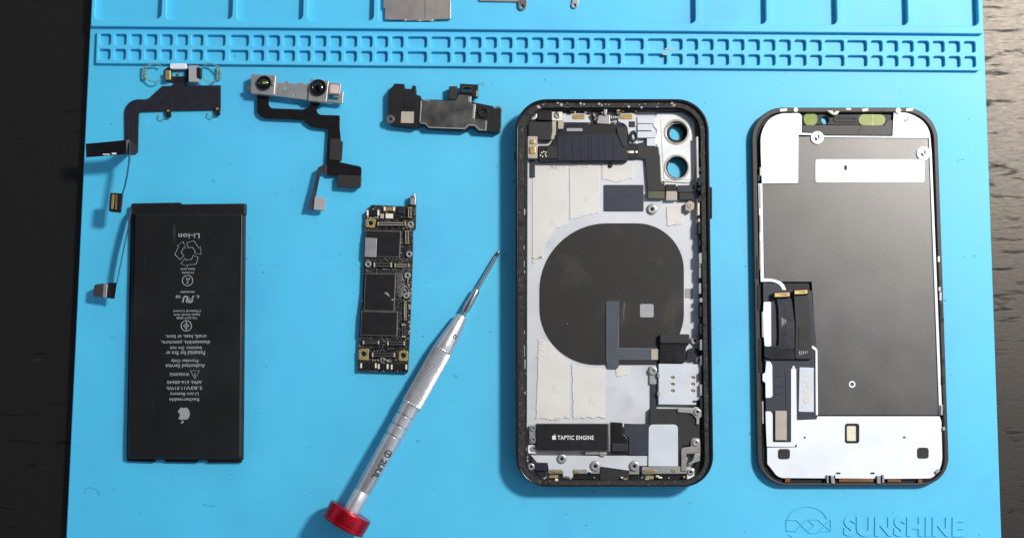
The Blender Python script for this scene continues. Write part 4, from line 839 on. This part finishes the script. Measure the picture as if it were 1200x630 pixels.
# lower white plate
RW = rnd(rect(990.8, 496, 1006.8, 518.6), 2.5)
lw = plate('lower_plate', [(933.6, 492), (957, 491), (957.6, 487.4), (1101.4, 487.4), (1103.4, 494), (1104.4, 540, 6), (1101, 551, 8), (1092, 560.2, 4), (1036, 560.6), (1036, 557), (1026, 557), (1026, 560.4), (979, 560), (979, 556.6), (970, 556.6), (970, 560), (912, 559.6, 6), (904, 549, 6), (899.2, 543), (899, 524), (933.6, 523.6)], 1.5, 2.3, WHITEM, ds, bev=.08, r=.8, holes=[RW])
plate('window_frame', rect(990.4, 495.8, 1007, 518.8), 1.4, 2.5, BLACK, lw, bev=.08, r=2.8, holes=[rnd(rect(992.6, 498, 1004.4, 516.2), 1.4)])
box('cream_window', 991.8, 497.2, 1005.6, 517.6, 1.45, 1.95, CREAM, lw, r=1, bev=.04)
join('black_pad', [pl(rect(912, 525.6, 925.8, 537.4), 2.25, 2.5, 3, .05)], CHAR, lw); join('black_pad', [pl(rect(1075, 524, 1088.4, 536.8), 2.25, 2.5, 3, .05)], CHAR, lw)
join('pin_hole', [pl(circ(1059.8, 512, 1.6, 12, 1.1), 2.25, 2.4, bev=.01), pl(circ(943, 512.2, 1.2, 12), 2.25, 2.4, bev=.01), pl(circ(982.4, 554, 3, 12, 1.1), 2.25, 2.4, bev=.01), pl(circ(1022.6, 554, 3, 12, 1.1), 2.25, 2.4, bev=.01)], CHAR, lw)
join('bottom_clip', [pl(rect(969, 556, 971, 565.6), 2.2, 3.2, .6), pl([(973.6, 557), (977.4, 557), (978.6, 566), (974.4, 566)], 2.2, 3.4, .6), pl(rect(1028, 556.8, 1032, 566), 2.2, 3.4, .6), pl(rect(1034, 555.6, 1036.4, 565), 2.2, 3.2, .6), pl([(1096, 552), (1100, 548.6), (1102, 551), (1098, 555)], 2.2, 3.1, .8)], STEEL, ds)
join('copper_tape', [pl(rect(983, 561, 1024, 564.4), 1.4, 1.9, .4), pl(rect(1040, 561.4, 1056, 564.6), 1.4, 1.9, .4), pl(rect(1076, 561.4, 1081, 565.6), 1.4, 2.3, .4), pl(rect(920, 560.6, 926, 564.6), 1.4, 2.3, .4)], M('copper_tape', (120, 88, 60), .45, metal=.5, var=.2), ds)
ring(998.6, 450, 1.95, 2.2, 4.0, 2.2, WHITEM, ds, 'white_ring')
join('hinge_clip', [pl(rect(x, y, x+2.6, y+hh), 1.4, 3.1, .6) for x, y, hh in ((1099, 300, 7), (1100, 336, 5), (1101, 342, 10), (1102.4, 474, 12), (1105, 500, 4), (890.4, 196, 10))], STEEL, ds)
join('hinge_clip', [pl(rect(x, y, x+3, y+hh), 1.4, 3.1, .6) for x, y, hh in ((1100, 327, 6), (1101.4, 356, 14), (1103.4, 372, 5), (1103.8, 420, 6), (1104, 440, 10), (887.6, 205, 7), (886.4, 300, 26), (887.6, 334, 30), (889, 396, 40))], BLACK, ds)
join('foil_edge', [pl([(890, y), (892, y), (892.4, y+hh), (890.2, y+hh)], 1.4, 2.6, .3) for y, hh in ((216, 28), (252, 20), (282, 34))] + [pl([(892.6, y), (894.6, y), (895, y+hh), (893, y+hh)], 1.4, 2.6, .3) for y, hh in ((365, 30), (470, 26))], STEEL, ds)

# ================================================================== LOOSE PIECES IN THE TRAY
spc = thing('shield_cover', 'brownish steel cover sheet with notched lower edge, resting in the wide tray', 'metal shield', 489, 5, -1)
sp_ = plate('sheet', [(450, -40), (528, -40), (527.6, 22.4), (510.4, 22.8), (508, 24.6), (498, 24.4), (490, 25), (486, 23.8), (480, 24.6), (474, 23.4), (451, 23.2), (451, 10), (449, 9.6)], -.9, .5, SHIELD, spc, bev=.15, r=.8)
join('pressed_seam', [pl(rect(497.6, -38, 498.4, 22), .45, .53, bev=.01)], STEELD, spc)
join('bright_nick', [pl(rect(449, 0, 451, 10), -.4, .3, .4), pl(rect(473, 22.6, 476, 24.6), -.2, .7, .4), pl(rect(490, 23.4, 493, 25.2), -.2, .7, .4), pl(rect(503, 23, 507, 25.2), -.2, .7, .4), pl([(526.4, 2), (528.4, 2), (528, 22), (526.2, 22)], -.2, .6, .4)], STEEL, spc)
br = thing('long_bracket', 'flat steel strip bracket with one eyelet at its end, in the wide tray', 'bracket', 588, -2, -1)
plate('strip', [(561, -18), (617.5, -18), (617.2, 3), (606, 2.2), (561.6, 1.4)], -.9, -.2, SHIELD, br, bev=.12, r=.8)
plate('eyelet', [(606.6, 0), (617.4, 0), (617.4, 9, 4), (612, 13, 5), (607, 10, 4)], -.85, -.1, STEELD, br, holes=[circ(612, 7.8, 2.4, 16)], bev=.1, r=1)
sb = thing('small_bracket', 'tiny steel tab with a hole, on its own right of the long strip bracket', 'bracket', 673, 0, -1)
plate('tab', [(671.4, -16), (678.4, -16), (677.6, 8, 3), (673, 10.4, 4), (669, 8, 3), (670.6, 2)], -.9, -.2, STEEL, sb, holes=[circ(673.4, 6.4, 2.0, 14)], bev=.1, r=1)

# ================================================================== LIGHT
w = bpy.data.worlds.new('World'); scene.world = w; w.use_nodes = True
nt = w.node_tree; bg = nt.nodes['Background']
# room light as added fill: brighter right, bluish low band all round, dim upper left
def mth(op, x, y):
    n = nt.nodes.new('ShaderNodeMath'); n.operation = op
    for k, v in enumerate((x, y)):
        if isinstance(v, (int, float)): n.inputs[k].default_value = v
        else: nt.links.new(v, n.inputs[k])
    return n.outputs[0]
def ramp(x, a, b, lo, hi):
    n = nt.nodes.new('ShaderNodeMapRange'); n.interpolation_type = 'SMOOTHSTEP'
    n.inputs['From Min'].default_value = a; n.inputs['From Max'].default_value = b; n.inputs['To Min'].default_value = lo; n.inputs['To Max'].default_value = hi
    nt.links.new(x, n.inputs['Value']); return n.outputs['Result']
tc = nt.nodes.new('ShaderNodeTexCoord'); mp = nt.nodes.new('ShaderNodeVectorMath'); mp.operation = 'DOT_PRODUCT'
nt.links.new(tc.outputs['Generated'], mp.inputs[0]); mp.inputs[1].default_value = (.80, .28, .30)
sx_ = nt.nodes.new('ShaderNodeSeparateXYZ'); nt.links.new(tc.outputs['Generated'], sx_.inputs[0])
right_fill = ramp(mp.outputs['Value'], .2, 1.0, 0, .8)
low_fill = mth('MULTIPLY', ramp(sx_.outputs['Z'], .05, .25, .3, 1), ramp(sx_.outputs['Z'], .42, .74, .80, .0))
tot = mth('ADD', mth('ADD', right_fill, low_fill), .02)
cl_ = nt.nodes.new('ShaderNodeCombineColor')
nt.links.new(mth('MULTIPLY', tot, .80), cl_.inputs[0]); nt.links.new(mth('MULTIPLY', tot, .98), cl_.inputs[1]); nt.links.new(mth('MULTIPLY', tot, 1.28), cl_.inputs[2])
nt.links.new(cl_.outputs[0], bg.inputs['Color']); bg.inputs['Strength'].default_value = .8
def area(name, loc, target, size, power, col, shape='DISK', sy_=None):
    l = bpy.data.lights.new(name, 'AREA'); l.shape = shape; l.size = size; l.energy = power; l.color = col
    if sy_: l.size_y = sy_
    o = bpy.data.objects.new(name, l); COL.objects.link(o); o.location = loc
    o.rotation_euler = (Vector(target)-Vector(loc)).to_track_quat('-Z', 'Y').to_euler()
    return o
area('desk_lamp', (.61, .385, .76), (0.03, 0, 0), .14, 13.5, (1.0, .965, .92))

cam = bpy.data.cameras.new('camera'); cam.sensor_width = 36; cam.lens = 36*F/1200; cam.clip_start = .01; cam.clip_end = 20
cam.dof.use_dof = True; cam.dof.focus_distance = DIST*.99; cam.dof.aperture_fstop = 9
co = bpy.data.objects.new('camera', cam); co.location = CAM; co.rotation_euler = (TH, 0, 0); COL.objects.link(co); scene.camera = co
scene.view_settings.view_transform = 'Standard'; scene.view_settings.look = 'None'; scene.view_settings.exposure = 0; scene.view_settings.gamma = 1
